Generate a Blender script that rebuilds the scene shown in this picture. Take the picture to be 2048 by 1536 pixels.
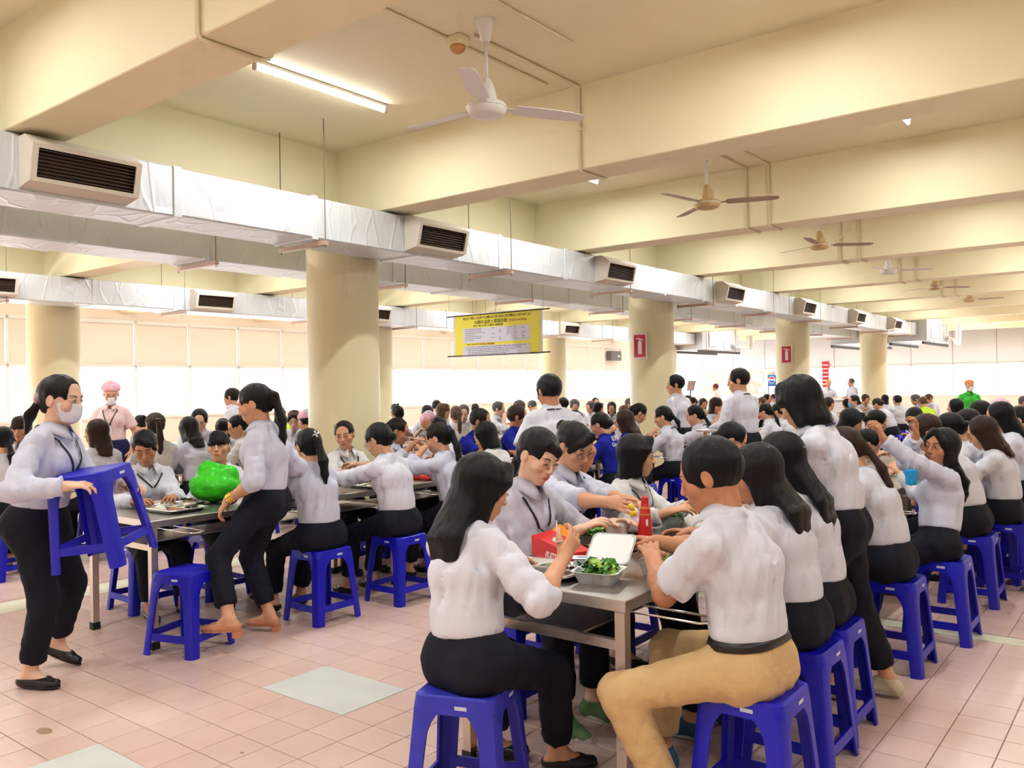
import bpy, bmesh, math, random, time
import numpy as np
from mathutils import Vector, Matrix
T0 = time.time()
for _o in list(bpy.data.objects):
    bpy.data.objects.remove(_o, do_unlink=True)
SC = bpy.context.scene
COL = SC.collection
PI = math.pi
random.seed(7)

# ------------------------------------------------------------------ camera
# world: X runs along the beams (right, towards the camera), Y along the table rows, Z up
F_PX, AZ, PIT, ROL, EYE = 1684.9, 0.66452, 0.003531, -0.016111, 1.5
def _cam_axes():
    cp, sp = math.cos(PIT), math.sin(PIT)
    M = Matrix(((1, 0, 0), (0, sp, -cp), (0, cp, sp)))
    cr, sr = math.cos(ROL), math.sin(ROL)
    R = Matrix(((cr, -sr, 0), (sr, cr, 0), (0, 0, 1))) @ M
    W = Matrix(((math.cos(AZ), -math.sin(AZ), 0), (math.sin(AZ), math.cos(AZ), 0), (0, 0, 1)))
    return R @ W.transposed()
_A = _cam_axes()
cam_data = bpy.data.cameras.new('camera')
cam = bpy.data.objects.new('camera', cam_data)
COL.objects.link(cam)
cam_data.sensor_width = 36.0
cam_data.lens = 36.0 * F_PX / 2048.0
cam_data.clip_start = 0.05
cam_data.clip_end = 300
cam.matrix_world = Matrix(((_A[0][0], -_A[1][0], -_A[2][0], 0), (_A[0][1], -_A[1][1], -_A[2][1], 0),
                           (_A[0][2], -_A[1][2], -_A[2][2], EYE), (0, 0, 0, 1)))
SC.camera = cam

# ------------------------------------------------------------------ world, exposure
world = bpy.data.worlds.new('sky')
SC.world = world
world.use_nodes = True
_bg = world.node_tree.nodes['Background']
_bg.inputs[0].default_value = (0.95, 0.98, 1.0, 1)
_bg.inputs[1].default_value = 7.0
TUBE_W = 20.0          # watts of each fluorescent tube
vs = SC.view_settings
vs.view_transform = 'Standard'
vs.look = 'None'
vs.exposure = 0.74
vs.gamma = 1.0
vs.use_curve_mapping = False
SC.cycles.max_bounces = 5
SC.cycles.diffuse_bounces = 3
SC.cycles.glossy_bounces = 2
SC.cycles.adaptive_threshold = 0.08
SC.cycles.adaptive_min_samples = 12
SC.cycles.transparent_max_bounces = 10
SC.cycles.caustics_reflective = False
SC.cycles.caustics_refractive = False
SC.cycles.sample_clamp_indirect = 6.0

# ------------------------------------------------------------------ helpers
def srgb(r, g, b):
    f = lambda c: (c / 255.0 / 12.92) if c / 255.0 <= 0.04045 else ((c / 255.0 + 0.055) / 1.055) ** 2.4
    return (f(r), f(g), f(b), 1.0)

MATS = {}
def mat(name, col, rough=0.5, metal=0.0, bump=0.0, bscale=60.0, vary=0.0, vscale=6.0, stretch=None, spec=0.5, sheen=0.0, trans=0.0, alpha=1.0, emit=None, estr=0.0, coord='Object', detail=3.0, coat=0.0, sss=0.0):
    if name in MATS:
        return MATS[name]
    m = bpy.data.materials.new(name)
    m.use_nodes = True
    nt = m.node_tree
    b = nt.nodes['Principled BSDF']
    c = col if len(col) == 4 else (*col, 1)
    b.inputs['Base Color'].default_value = c
    b.inputs['Roughness'].default_value = rough
    b.inputs['Metallic'].default_value = metal
    b.inputs['Specular IOR Level'].default_value = spec
    b.inputs['Coat Weight'].default_value = coat
    if sheen: b.inputs['Sheen Weight'].default_value = sheen
    if trans: b.inputs['Transmission Weight'].default_value = trans
    if alpha < 1: b.inputs['Alpha'].default_value = alpha
    if sss:
        b.inputs['Subsurface Weight'].default_value = sss
        b.inputs['Subsurface Radius'].default_value = (0.012, 0.005, 0.003)
        b.inputs['Subsurface Scale'].default_value = 1.0
    if emit:
        b.inputs['Emission Color'].default_value = emit if len(emit) == 4 else (*emit, 1)
        b.inputs['Emission Strength'].default_value = estr
    if bump or vary:
        tc = nt.nodes.new('ShaderNodeTexCoord')
        mp = nt.nodes.new('ShaderNodeMapping')
        if stretch: mp.inputs['Scale'].default_value = stretch
        nt.links.new(tc.outputs[coord], mp.inputs['Vector'])
        if vary:
            n = nt.nodes.new('ShaderNodeTexNoise'); n.inputs['Scale'].default_value = vscale; n.inputs['Detail'].default_value = detail
            nt.links.new(mp.outputs[0], n.inputs['Vector'])
            r = nt.nodes.new('ShaderNodeMapRange'); r.inputs[1].default_value = 0.3; r.inputs[2].default_value = 0.7
            r.inputs[3].default_value = 1 - vary; r.inputs[4].default_value = 1 + vary * 0.6
            nt.links.new(n.outputs['Fac'], r.inputs[0])
            mx = nt.nodes.new('ShaderNodeVectorMath'); mx.operation = 'SCALE'
            mx.inputs[0].default_value = c[:3]
            nt.links.new(r.outputs[0], mx.inputs['Scale'])
            nt.links.new(mx.outputs[0], b.inputs['Base Color'])
        if bump:
            n2 = nt.nodes.new('ShaderNodeTexNoise'); n2.inputs['Scale'].default_value = bscale; n2.inputs['Detail'].default_value = detail
            nt.links.new(mp.outputs[0], n2.inputs['Vector'])
            bp = nt.nodes.new('ShaderNodeBump'); bp.inputs['Strength'].default_value = bump; bp.inputs['Distance'].default_value = 0.01
            nt.links.new(n2.outputs['Fac'], bp.inputs['Height'])
            nt.links.new(bp.outputs[0], b.inputs['Normal'])
    MATS[name] = m
    return m

def tag(o, label=None, cat=None, group=None, kind=None):
    if label: o['label'] = label
    if cat: o['category'] = cat
    if group: o['group'] = group
    if kind: o['kind'] = kind
    return o

def link(o, parent=None):
    COL.objects.link(o)
    if parent is not None:
        o.parent = parent
    return o

def empty(name, loc=(0, 0, 0), rz=0.0, label=None, cat=None, group=None, kind=None, parent=None):
    o = bpy.data.objects.new(name, None)
    o.empty_display_size = 0.1
    o.location = loc
    o.rotation_euler = (0, 0, rz)
    link(o, parent)
    return tag(o, label, cat, group, kind)

def mobj(name, mesh, parent=None, loc=None, rot=None):
    o = bpy.data.objects.new(name, mesh)
    if loc is not None: o.location = loc
    if rot is not None: o.rotation_euler = rot
    return link(o, parent)

def copy_tree(o, parent=None):
    c = o.copy()
    COL.objects.link(c)
    c.parent = parent
    for ch in list(o.children):
        copy_tree(ch, c)
    return c

class MB:
    """collects simple solids, then links them as one mesh"""
    def __init__(s):
        s.v = []; s.f = []; s.mi = []; s.sm = []; s.m = 0; s.smooth = False
    def add(s, vs, fs, M=None):
        b = len(s.v)
        for p in vs:
            s.v.append(tuple(M @ Vector(p)) if M is not None else tuple(p))
        for f in fs:
            s.f.append(tuple(i + b for i in f)); s.mi.append(s.m); s.sm.append(s.smooth)
        return s
    def box(s, x0, x1, y0, y1, z0, z1, M=None):
        return s.add([(x0, y0, z0), (x1, y0, z0), (x1, y1, z0), (x0, y1, z0), (x0, y0, z1), (x1, y0, z1), (x1, y1, z1), (x0, y1, z1)],
                     [(3, 2, 1, 0), (4, 5, 6, 7), (0, 1, 5, 4), (1, 2, 6, 5), (2, 3, 7, 6), (3, 0, 4, 7)], M)
    def bbox(s, x0, x1, y0, y1, z0, z1, r=0.01, M=None):
        """box with chamfered edges"""
        vs = []
        for z, i in ((z0, r), (z0 + r, 0), (z1 - r, 0), (z1, r)):
            for (x, y) in ((x0 + r, y0 + i), (x1 - r, y0 + i), (x1 - i, y0 + r), (x1 - i, y1 - r), (x1 - r, y1 - i), (x0 + r, y1 - i), (x0 + i, y1 - r), (x0 + i, y0 + r)):
                vs.append((x, y, z))
        fs = [tuple(range(7, -1, -1)), tuple(range(24, 32))]
        for k in range(3):
            for i in range(8):
                j = (i + 1) % 8
                fs.append((k * 8 + i, k * 8 + j, k * 8 + 8 + j, k * 8 + 8 + i))
        return s.add(vs, fs, M)
    def loft(s, rings, cap=True, closed=True, M=None):
        n = len(rings[0]); vs = [p for r in rings for p in r]; fs = []
        for k in range(len(rings) - 1):
            for i in range(n if closed else n - 1):
                j = (i + 1) % n
                fs.append((k * n + i, k * n + j, (k + 1) * n + j, (k + 1) * n + i))
        if cap and closed:
            fs.append(tuple(range(n - 1, -1, -1))); fs.append(tuple(range((len(rings) - 1) * n, len(rings) * n)))
        return s.add(vs, fs, M)
    def lathe(s, prof, n=20, M=None, cap=True):
        return s.loft([[(r * math.cos(2 * PI * i / n), r * math.sin(2 * PI * i / n), z) for i in range(n)] for r, z in prof], cap, True, M)
    def tube(s, pts, r, n=8, cap=True):
        pts = [Vector(p) for p in pts]; rings = []; up = None
        for k, p in enumerate(pts):
            d = (pts[min(k + 1, len(pts) - 1)] - pts[max(k - 1, 0)]).normalized()
            if up is None:
                up = Vector((0, 0, 1)) if abs(d.z) < 0.9 else Vector((1, 0, 0))
            a = d.cross(up).normalized(); b = a.cross(d).normalized(); up = b
            rr = r[k] if isinstance(r, (list, tuple)) else r
            rings.append([tuple(p + (a * math.cos(2 * PI * i / n) + b * math.sin(2 * PI * i / n)) * rr) for i in range(n)])
        return s.loft(rings, cap)
    def mesh(s, name, mats):
        me = bpy.data.meshes.new(name)
        me.from_pydata(s.v, [], s.f)
        mats = mats if isinstance(mats, (list, tuple)) else [mats]
        for m in mats: me.materials.append(m)
        me.polygons.foreach_set('material_index', s.mi)
        me.polygons.foreach_set('use_smooth', s.sm)
        me.update()
        return me
    def build(s, name, mats, parent=None, loc=None, rot=None):
        return mobj(name, s.mesh(name, mats), parent, loc, rot)

def smooth_angle(me, deg=35):
    me.polygons.foreach_set('use_smooth', [True] * len(me.polygons))
    try:
        me.set_sharp_from_angle(angle=math.radians(deg))
    except Exception:
        pass
# ---- lettering, made first while the scene is still empty: real outlines as thin solid meshes
TEXT = {}
for _t, _s, _d, _al in (('MỤC TIÊU CHẤT LƯỢNG VÀ MÔI TRƯỜNG YEV KỲ 52', .052, .0008, 'CENTER'), ('52期の品質と環境目標', .062, .0008, 'CENTER'), ('(7/2022~6/2023)', .048, .0008, 'LEFT'),
                        ('MỤC TIÊU CHẤT LƯỢNG 品質目標', .036, .0008, 'CENTER'), ('MỤC TIÊU MÔI TRƯỜNG 環境目標', .034, .0008, 'LEFT'), ('pepsi', .20, .003, 'LEFT'),
                        ('D', .05, .0008, 'CENTER'), ('O', .05, .0008, 'CENTER'), ('L', .05, .0008, 'CENTER'), ('Gòn DL Logis', .062, .0008, 'CENTER'), ('natural', .05, .0006, 'CENTER')):
    _cu = bpy.data.curves.new('lettering', 'FONT'); _cu.body = _t; _cu.size = _s; _cu.extrude = _d; _cu.align_x = _al; _cu.resolution_u = 2
    _o = bpy.data.objects.new('lettering', _cu); COL.objects.link(_o)
    _dg = bpy.context.evaluated_depsgraph_get(); _dg.update()
    TEXT[_t] = bpy.data.meshes.new_from_object(_o.evaluated_get(_dg)); TEXT[_t].name = 'lettering'
    bpy.data.objects.remove(_o, do_unlink=True)
# ================================================================== THE ROOM
ZC = 3.75            # ceiling
ZB = 3.12            # underside of beams
X_WIN, X_RIGHT, Y_END, Y_NEAR = -16.6, 6.2, 31.5, -7.4
COLX = [-12.8, -6.45, -0.10]
COLY = [-0.74 + 6.28 * k for k in range(5)]
BEAMY = [2.33 + 3.14 * k for k in range(-3, 10)]

m_cream = mat('cream_paint', srgb(242, 230, 190), 0.6, bump=0.03, bscale=40, vary=0.03, vscale=1.2)
m_ceil = mat('ceiling_paint', srgb(242, 231, 196), 0.65, vary=0.03, vscale=0.8)
m_column = mat('column_paint', srgb(238, 226, 184), 0.42, bump=0.03, bscale=30, vary=0.03, vscale=1.5)
m_wallw = mat('pale_wall', srgb(240, 228, 216), 0.6)
m_blind = mat('roller_blind_cloth', srgb(232, 222, 210), 0.75, bump=0.05, bscale=220)
_nt = m_blind.node_tree; _tr = _nt.nodes.new('ShaderNodeBsdfTranslucent'); _tr.inputs[0].default_value = srgb(238, 230, 220); _ad = _nt.nodes.new('ShaderNodeMixShader'); _ad.inputs[0].default_value = .10
_nt.links.new(_nt.nodes['Principled BSDF'].outputs[0], _ad.inputs[1]); _nt.links.new(_tr.outputs[0], _ad.inputs[2]); _nt.links.new(_ad.outputs[0], _nt.nodes['Material Output'].inputs[0])
m_alu = mat('white_aluminium', srgb(232, 230, 228), 0.45)
m_grout = mat('grout', srgb(116, 86, 76), 0.8)
m_foil = None

def foil_mat():
    m = bpy.data.materials.new('duct_foil'); m.use_nodes = True
    nt = m.node_tree; b = nt.nodes['Principled BSDF']
    b.inputs['Base Color'].default_value = srgb(222, 226, 230)
    b.inputs['Metallic'].default_value = 0.25; b.inputs['Roughness'].default_value = 0.45
    tc = nt.nodes.new('ShaderNodeTexCoord'); mp = nt.nodes.new('ShaderNodeMapping')
    mp.inputs['Scale'].default_value = (3.0, 5.0, 1.6)
    nt.links.new(tc.outputs['Object'], mp.inputs[0])
    n = nt.nodes.new('ShaderNodeTexNoise'); n.inputs['Scale'].default_value = 1.4; n.inputs['Detail'].default_value = 5; n.inputs['Distortion'].default_value = 1.6
    nt.links.new(mp.outputs[0], n.inputs['Vector'])
    v = nt.nodes.new('ShaderNodeTexVoronoi'); v.feature = 'DISTANCE_TO_EDGE'; v.inputs['Scale'].default_value = 0.9
    nt.links.new(mp.outputs[0], v.inputs['Vector'])
    mr = nt.nodes.new('ShaderNodeMapRange'); mr.inputs[1].default_value = 0.0; mr.inputs[2].default_value = 0.06; mr.inputs[3].default_value = 1; mr.inputs[4].default_value = 0
    nt.links.new(v.outputs['Distance'], mr.inputs[0])
    ad = nt.nodes.new('ShaderNodeMath'); ad.operation = 'ADD'
    nt.links.new(n.outputs['Fac'], ad.inputs[0]); nt.links.new(mr.outputs[0], ad.inputs[1])
    bp = nt.nodes.new('ShaderNodeBump'); bp.inputs['Strength'].default_value = 0.28; bp.inputs['Distance'].default_value = 0.02
    nt.links.new(ad.outputs[0], bp.inputs['Height']); nt.links.new(bp.outputs[0], b.inputs['Normal'])
    return m
m_foil = foil_mat()

def tile_mat():
    m = bpy.data.materials.new('pink_tile'); m.use_nodes = True
    nt = m.node_tree; b = nt.nodes['Principled BSDF']
    b.inputs['Roughness'].default_value = 0.32
    g = nt.nodes.new('ShaderNodeNewGeometry')
    n = nt.nodes.new('ShaderNodeTexNoise'); n.inputs['Scale'].default_value = 1.1; n.inputs['Detail'].default_value = 5
    nt.links.new(g.outputs['Position'], n.inputs['Vector'])
    w = nt.nodes.new('ShaderNodeTexWhiteNoise'); w.noise_dimensions = '2D'
    sn = nt.nodes.new('ShaderNodeVectorMath'); sn.operation = 'SNAP'; sn.inputs[1].default_value = (0.205, 0.205, 1)
    of = nt.nodes.new('ShaderNodeVectorMath'); of.operation = 'ADD'; of.inputs[1].default_value = (3.645, -2.562, 0)
    nt.links.new(g.outputs['Position'], of.inputs[0]); nt.links.new(of.outputs[0], sn.inputs[0]); nt.links.new(sn.outputs[0], w.inputs['Vector'])
    cr = nt.nodes.new('ShaderNodeValToRGB')
    cr.color_ramp.elements[0].position = 0.30; cr.color_ramp.elements[0].color = srgb(218, 182, 166)
    cr.color_ramp.elements[1].position = 0.72; cr.color_ramp.elements[1].color = srgb(236, 206, 194)
    nt.links.new(n.outputs['Fac'], cr.inputs[0])
    mr = nt.nodes.new('ShaderNodeMapRange'); mr.inputs[3].default_value = 0.94; mr.inputs[4].default_value = 1.03
    nt.links.new(w.outputs['Value'], mr.inputs[0])
    sc = nt.nodes.new('ShaderNodeVectorMath'); sc.operation = 'SCALE'
    nt.links.new(cr.outputs[0], sc.inputs[0]); nt.links.new(mr.outputs[0], sc.inputs['Scale'])
    nt.links.new(sc.outputs[0], b.inputs['Base Color'])
    # pressed-in dash relief of the non-slip tile
    br = nt.nodes.new('ShaderNodeTexBrick'); br.offset = 0.5
    br.inputs['Scale'].default_value = 1.0; br.inputs['Brick Width'].default_value = 0.1; br.inputs['Row Height'].default_value = 0.034; br.inputs['Mortar Size'].default_value = 0.003
    br.inputs['Mortar Smooth'].default_value = 0.6
    nt.links.new(of.outputs[0], br.inputs['Vector'])
    n3 = nt.nodes.new('ShaderNodeTexNoise'); n3.inputs['Scale'].default_value = 7; nt.links.new(g.outputs['Position'], n3.inputs['Vector'])
    ad = nt.nodes.new('ShaderNodeMath'); ad.operation = 'MULTIPLY_ADD'; ad.inputs[1].default_value = -0.5
    nt.links.new(br.outputs['Fac'], ad.inputs[0]); nt.links.new(n3.outputs['Fac'], ad.inputs[2])
    bp = nt.nodes.new('ShaderNodeBump'); bp.inputs['Strength'].default_value = 0.18; bp.inputs['Distance'].default_value = 0.004
    nt.links.new(ad.outputs[0], bp.inputs['Height']); nt.links.new(bp.outputs[0], b.inputs['Normal'])
    return m
m_tile = tile_mat()
m_plate = mat('pale_cover_plate', srgb(214, 216, 208), 0.45, vary=0.05, vscale=5)
m_strip = mat('pale_joint_strip', srgb(226, 222, 196), 0.5, vary=0.06, vscale=3)

def structure(name, mb, m, label=None, parent=None):
    o = mb.build(name, m, parent)
    if parent is None:
        tag(o, label, None, None, 'structure')
    return o

# ---- floor: slab, tiles, cover plates, joint strips
TP = 0.205
floor = structure('floor', MB().box(X_WIN - .2, X_RIGHT + .2, Y_NEAR - .2, Y_END + .2, -0.25, -0.004), m_grout, 'pink tiled canteen floor with pale joint strips')
def cam_uv(x, y, z=0.0):
    p = _A @ Vector((x, y, z - EYE))
    return (1024 + F_PX * p[0] / p[2], 768 + F_PX * p[1] / p[2], p[2]) if p[2] > 0.05 else None
PLATES = [(-3.645, -3.030, 2.562, 2.972), (-3.645, -3.030, 1.332, 1.742)]
def is_special(cx, cy):
    for (x0, x1, y0, y1) in PLATES:
        if x0 < cx < x1 and y0 < cy < y1: return True
    if -6.68 < cx < -6.34: return True
    k = (cy - 5.54 + 3.14) % 6.28 - 3.14
    return abs(k) < 0.09
cells = []
for i in range(-64, 50):
    for j in range(-46, 100):
        x0 = -3.645 + i * TP; y0 = 2.562 + j * TP
        cx, cy = x0 + TP / 2, y0 + TP / 2
        if cx < X_WIN or cx > 3.0 or cy > 15 or is_special(cx, cy): continue
        u = cam_uv(cx, cy)
        if u is None or u[2] > 13 or not (-120 < u[0] < 2170 and u[1] < 1640): continue
        cells.append((u[2], x0, y0))
cells.sort()
G = 0.0042
t1 = MB().bbox(G / 2, TP - G / 2, G / 2, TP - G / 2, -0.02, 0.0, 0.0012).mesh('tile', m_tile)
inside = [c for c in cells if (lambda u: 0 <= u[0] <= 2048 and u[1] <= 1536)(cam_uv(c[1] + TP / 2, c[2] + TP / 2))][:300]
ins = set((round(c[1], 3), round(c[2], 3)) for c in inside)
for c in inside:
    mobj('tile', t1, floor, (c[1], c[2], 0))
fv, ff = [], []
for (_, x0, y0) in cells:
    if (round(x0, 3), round(y0, 3)) in ins: continue
    a, b_, c_, d_ = x0 + G / 2, x0 + TP - G / 2, y0 + G / 2, y0 + TP - G / 2
    k = len(fv)
    fv += [(a, c_, -.003), (b_, c_, -.003), (b_, d_, -.003), (a, d_, -.003), (a + .001, c_ + .001, 0), (b_ - .001, c_ + .001, 0), (b_ - .001, d_ - .001, 0), (a + .001, d_ - .001, 0)]
    ff += [(k + 4, k + 5, k + 6, k + 7), (k, k + 1, k + 5, k + 4), (k + 1, k + 2, k + 6, k + 5), (k + 2, k + 3, k + 7, k + 6), (k + 3, k, k + 4, k + 7)]
me = bpy.data.meshes.new('tile_field'); me.from_pydata(fv, [], ff); me.materials.append(m_tile)
tag(mobj('tile_field', me, floor), kind='stuff')
def far_tile_mat():
    m = m_tile.copy(); m.name = 'pink_tile_distant'
    nt = m.node_tree; b = nt.nodes['Principled BSDF']
    g = [n for n in nt.nodes if n.bl_idname == 'ShaderNodeNewGeometry'][0]
    of = [n for n in nt.nodes if n.bl_idname == 'ShaderNodeVectorMath' and n.operation == 'ADD'][0]
    br = nt.nodes.new('ShaderNodeTexBrick'); br.offset = 0.0; br.inputs['Brick Width'].default_value = TP; br.inputs['Row Height'].default_value = TP
    br.inputs['Mortar Size'].default_value = 0.0022; br.inputs['Scale'].default_value = 1
    nt.links.new(of.outputs[0], br.inputs['Vector'])
    mx = nt.nodes.new('ShaderNodeMix'); mx.data_type = 'RGBA'
    src = b.inputs['Base Color'].links[0].from_socket
    nt.links.new(br.outputs['Fac'], mx.inputs[0]); nt.links.new(src, mx.inputs[6]); mx.inputs[7].default_value = srgb(116, 86, 76)
    nt.links.new(mx.outputs[2], b.inputs['Base Color'])
    return m
structure('tile_bed', MB().box(X_WIN, X_RIGHT, Y_NEAR, Y_END, -0.02, -0.0035), far_tile_mat(), parent=floor)
for (x0, x1, y0, y1) in PLATES:
    MB().bbox(x0 + .002, x1 - .002, y0 + .002, y1 - .002, -0.02, 0.0012, 0.001).build('cover_plate', m_plate, floor)
MB().bbox(-6.665, -6.355, Y_NEAR, Y_END, -0.02, 0.0006, 0.0005).build('joint_strip', m_strip, floor)
for yy in (-0.74, 5.54, 11.82, 18.1):
    MB().bbox(-6.355, 3.5, yy - .068, yy + .068, -0.02, 0.0006, 0.0005).build('joint_strip', m_strip, floor)
m_stain = mat('old_floor_stain', srgb(176, 140, 112), 0.6, vary=0.2, vscale=30)
for (sx, sy, sw) in ((-3.98, 1.66, .05), (-1.22, 3.30, .012), (-3.06, 2.05, .012)):
    MB().lathe([(sw, 0.0), (sw * .9, 0.0012)], 9, Matrix.Translation((sx, sy, 0)) @ Matrix.Diagonal((1, .6, 1, 1))).build('stain', m_stain, floor)

# ---- ceiling and beams
structure('ceiling', MB().box(X_WIN - .2, X_RIGHT + .2, Y_NEAR - .2, Y_END + .2, ZC, ZC + .2), m_ceil, 'cream painted concrete ceiling between the beams')
for k, y in enumerate(BEAMY):
    structure('beam', MB().bbox(X_WIN - .1, X_RIGHT + .1, y - .175, y + .175, ZB, ZC + .01, .006), m_cream, f'cream cross beam number {k + 1} under the ceiling')
for k, x in enumerate(COLX):
    structure('beam', MB().bbox(x - .24, x + .24, Y_NEAR - .1, Y_END + .1, ZB + .01, ZC + .012, .006), m_cream, f'long cream beam over column line {k + 1}')
for i, x in enumerate(COLX):
    for j, y in enumerate(COLY):
        c = MB(); c.smooth = True
        c.lathe([(.352, 0), (.352, .02), (.35, .03), (.35, ZB + .03)], 48)
        o = c.build('column', m_column, None, (x, y, 0))
        smooth_angle(o.data, 40)
        tag(o, f'round cream column {j + 1} of line {i + 1}', None, None, 'structure')

# ---- window wall on the left (along the rows)
WIN_POST = [X for X in ()]
S0 = 1.2
structure('wall_left', MB().box(X_WIN - .18, X_WIN, Y_NEAR, Y_END, 0, 0.98).box(X_WIN - .18, X_WIN, Y_NEAR, Y_END, 2.95, ZC), m_wallw, 'pale wall below and above the long window strip')
posts = []
y = 8.775 - 14 * S0
while y < Y_END:
    posts.append(y); y += S0
wl = MB()
wl.box(X_WIN - .10, X_WIN + .03, Y_NEAR, Y_END, 0.98, 1.03).box(X_WIN - .09, X_WIN + .02, Y_NEAR, Y_END, 2.02, 2.075).box(X_WIN - .09, X_WIN + .02, Y_NEAR, Y_END, 2.9, 2.97)
win1 = structure('window_1', wl, m_alu, 'long strip window with white frame and beige blinds')
m_pane = bpy.data.materials.new('window_pane'); m_pane.use_nodes = True
_nt = m_pane.node_tree; _nt.nodes.remove(_nt.nodes['Principled BSDF'])
_t = _nt.nodes.new('ShaderNodeBsdfTransparent'); _g = _nt.nodes.new('ShaderNodeBsdfGlossy'); _g.inputs['Roughness'].default_value = 0.05; _mx = _nt.nodes.new('ShaderNodeMixShader'); _mx.inputs[0].default_value = 0.06
_nt.links.new(_t.outputs[0], _mx.inputs[1]); _nt.links.new(_g.outputs[0], _mx.inputs[2]); _nt.links.new(_mx.outputs[0], _nt.nodes['Material Output'].inputs[0])
pm = MB().box(-.07, -.055, .02, S0 - .02, 1.03, 2.9).mesh('pane', m_pane)
bm_ = MB().box(-.03, -.018, .03, S0 - .03, 2.085, 2.97).box(-.036, -.012, .03, S0 - .03, 2.06, 2.085).mesh('roller_blind', m_blind)
mm_ = MB().box(-.08, .02, -.022, .022, 1.03, 2.95).mesh('mullion', m_alu)
for y in posts:
    mobj('mullion', mm_, win1, (X_WIN, y, 0))
    if y + S0 < Y_END:
        mobj('pane', pm, win1, (X_WIN, y, 0)); mobj('roller_blind', bm_, win1, (X_WIN, y, 0))
# ---- end wall with serving windows
we = MB().box(X_WIN, X_RIGHT, Y_END + .02, Y_END + .18, 2.06, ZC).box(X_WIN, X_RIGHT, Y_END, Y_END + .18, 0, 0.95)
structure('wall_end', we, m_wallw, 'pale end wall above and below the serving windows')
w2 = MB().box(X_WIN, X_RIGHT, Y_END - .02, Y_END + .09, 0.95, 1.0).box(X_WIN, X_RIGHT, Y_END - .02, Y_END + .09, 2.0, 2.06)
win2 = structure('window_2', w2, m_alu, 'row of serving windows in the end wall')
m_panel = mat('pale_grey_panel', srgb(226, 228, 232), 0.5)
S2 = 1.3
x = X_WIN + .4; k = 0
pm2 = MB().box(.02, S2 - .02, .04, .055, 1.0, 2.0).mesh('pane', m_pane)
pn2 = MB().bbox(.012, S2 - .012, -.01, .02, 2.07, 3.25, .004).mesh('panel', m_panel)
mm2 = MB().box(-.022, .022, -.02, .08, 1.0, 2.05).mesh('mullion', m_alu)
while x < X_RIGHT - S2:
    mobj('mullion', mm2, win2, (x, Y_END, 0)); mobj('pane', pm2, win2, (x, Y_END, 0)); mobj('panel', pn2, win2, (x, Y_END, 0))
    x += S2
# ---- right wall and near wall (behind the camera)
structure('wall_right', MB().box(X_RIGHT, X_RIGHT + .18, Y_NEAR, Y_END, 0, ZC), m_wallw, 'pale wall opposite the window strip')
structure('wall_near', MB().box(X_WIN, X_RIGHT, Y_NEAR - .18, Y_NEAR, 0, ZC), m_wallw, 'pale wall of the near end')

# ---- fluorescent tubes
m_tube = mat('tube_glow', (1, 1, 1), 0.4, emit=(1.0, 0.99, 0.97), estr=14.0)
m_tube.cycles.emission_sampling = 'NONE'   # the lamp's own area light lights the room
m_fix = mat('white_batten', srgb(236, 236, 232), 0.4)
m_cap = mat('tube_end_cap', srgb(200, 180, 170), 0.5)
tube_mesh = MB(); tube_mesh.smooth = True; tube_mesh.tube([(0, -.59, -.05), (0, .59, -.05)], .0135, 12)
tube_me = tube_mesh.mesh('tube', m_tube)
bat_me = MB().bbox(-.022, .022, -.62, .62, -.026, 0.0, .004).mesh('batten', m_fix)
cap_me = MB().bbox(-.016, .016, -.012, .012, -.068, -.022, .004).mesh('lamp_holder', m_cap)
LINE = {-14.4: 'beside the windows', -11.2: 'over the fourth table row', -8.1: 'over the third table row', -4.87: 'over the second table row', -1.74: 'over the first table row', 1.45: 'over the right gangway'}
BAY = {-3: 'far behind the camera', -2: 'behind the camera', -1: 'just above the camera', 0: 'left of the nearest fan', 1: 'left of the second fan', 2: 'level with the third fan', 3: 'level with the fourth fan', 4: 'level with the fifth fan', 5: 'level with the sixth fan', 6: 'past the sixth fan', 7: 'near the end wall', 8: 'at the end wall'}
for X in LINE:
    for k in range(-3, 9):
        yc = 4.04 + 3.14 * k
        if yc < Y_NEAR + 1 or yc > Y_END - 1.5: continue
        bay = BAY[k].replace('left of', 'right of') if X > -3 else BAY[k]
        t = empty('fluorescent_tube', (X, yc, ZC), 0, 'bare white tube lamp ' + LINE[X] + ', ' + bay, 'lamp', 'ceiling tubes')
        mobj('batten', bat_me, t); mobj('tube', tube_me, t)
        mobj('lamp_holder', cap_me, t, (0, -.6, 0)); mobj('lamp_holder', cap_me, t, (0, .6, 0))
        L = bpy.data.lights.new('tube_light', 'AREA'); L.shape = 'RECTANGLE'; L.size = .04; L.size_y = 1.18; L.energy = TUBE_W; L.color = (0.93, 0.965, 1.0); L.spread = PI
        lo = bpy.data.objects.new('tube_light', L); lo.location = (0, 0, -.075); link(lo, t)
# ================================================================== soft-solid modelling: blended limbs -> one continuous mesh
def V3(*a): return np.array(a, float)
def unit(v):
    n = np.linalg.norm(v); return v / n if n > 1e-9 else v
def rotm(axis, deg):
    a = unit(np.array(axis, float)); t = math.radians(deg); c, s = math.cos(t), math.sin(t); x, y, z = a
    return np.array([[c + x * x * (1 - c), x * y * (1 - c) - z * s, x * z * (1 - c) + y * s],
                     [y * x * (1 - c) + z * s, c + y * y * (1 - c), y * z * (1 - c) - x * s],
                     [z * x * (1 - c) - y * s, z * y * (1 - c) + x * s, c + z * z * (1 - c)]])

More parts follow.
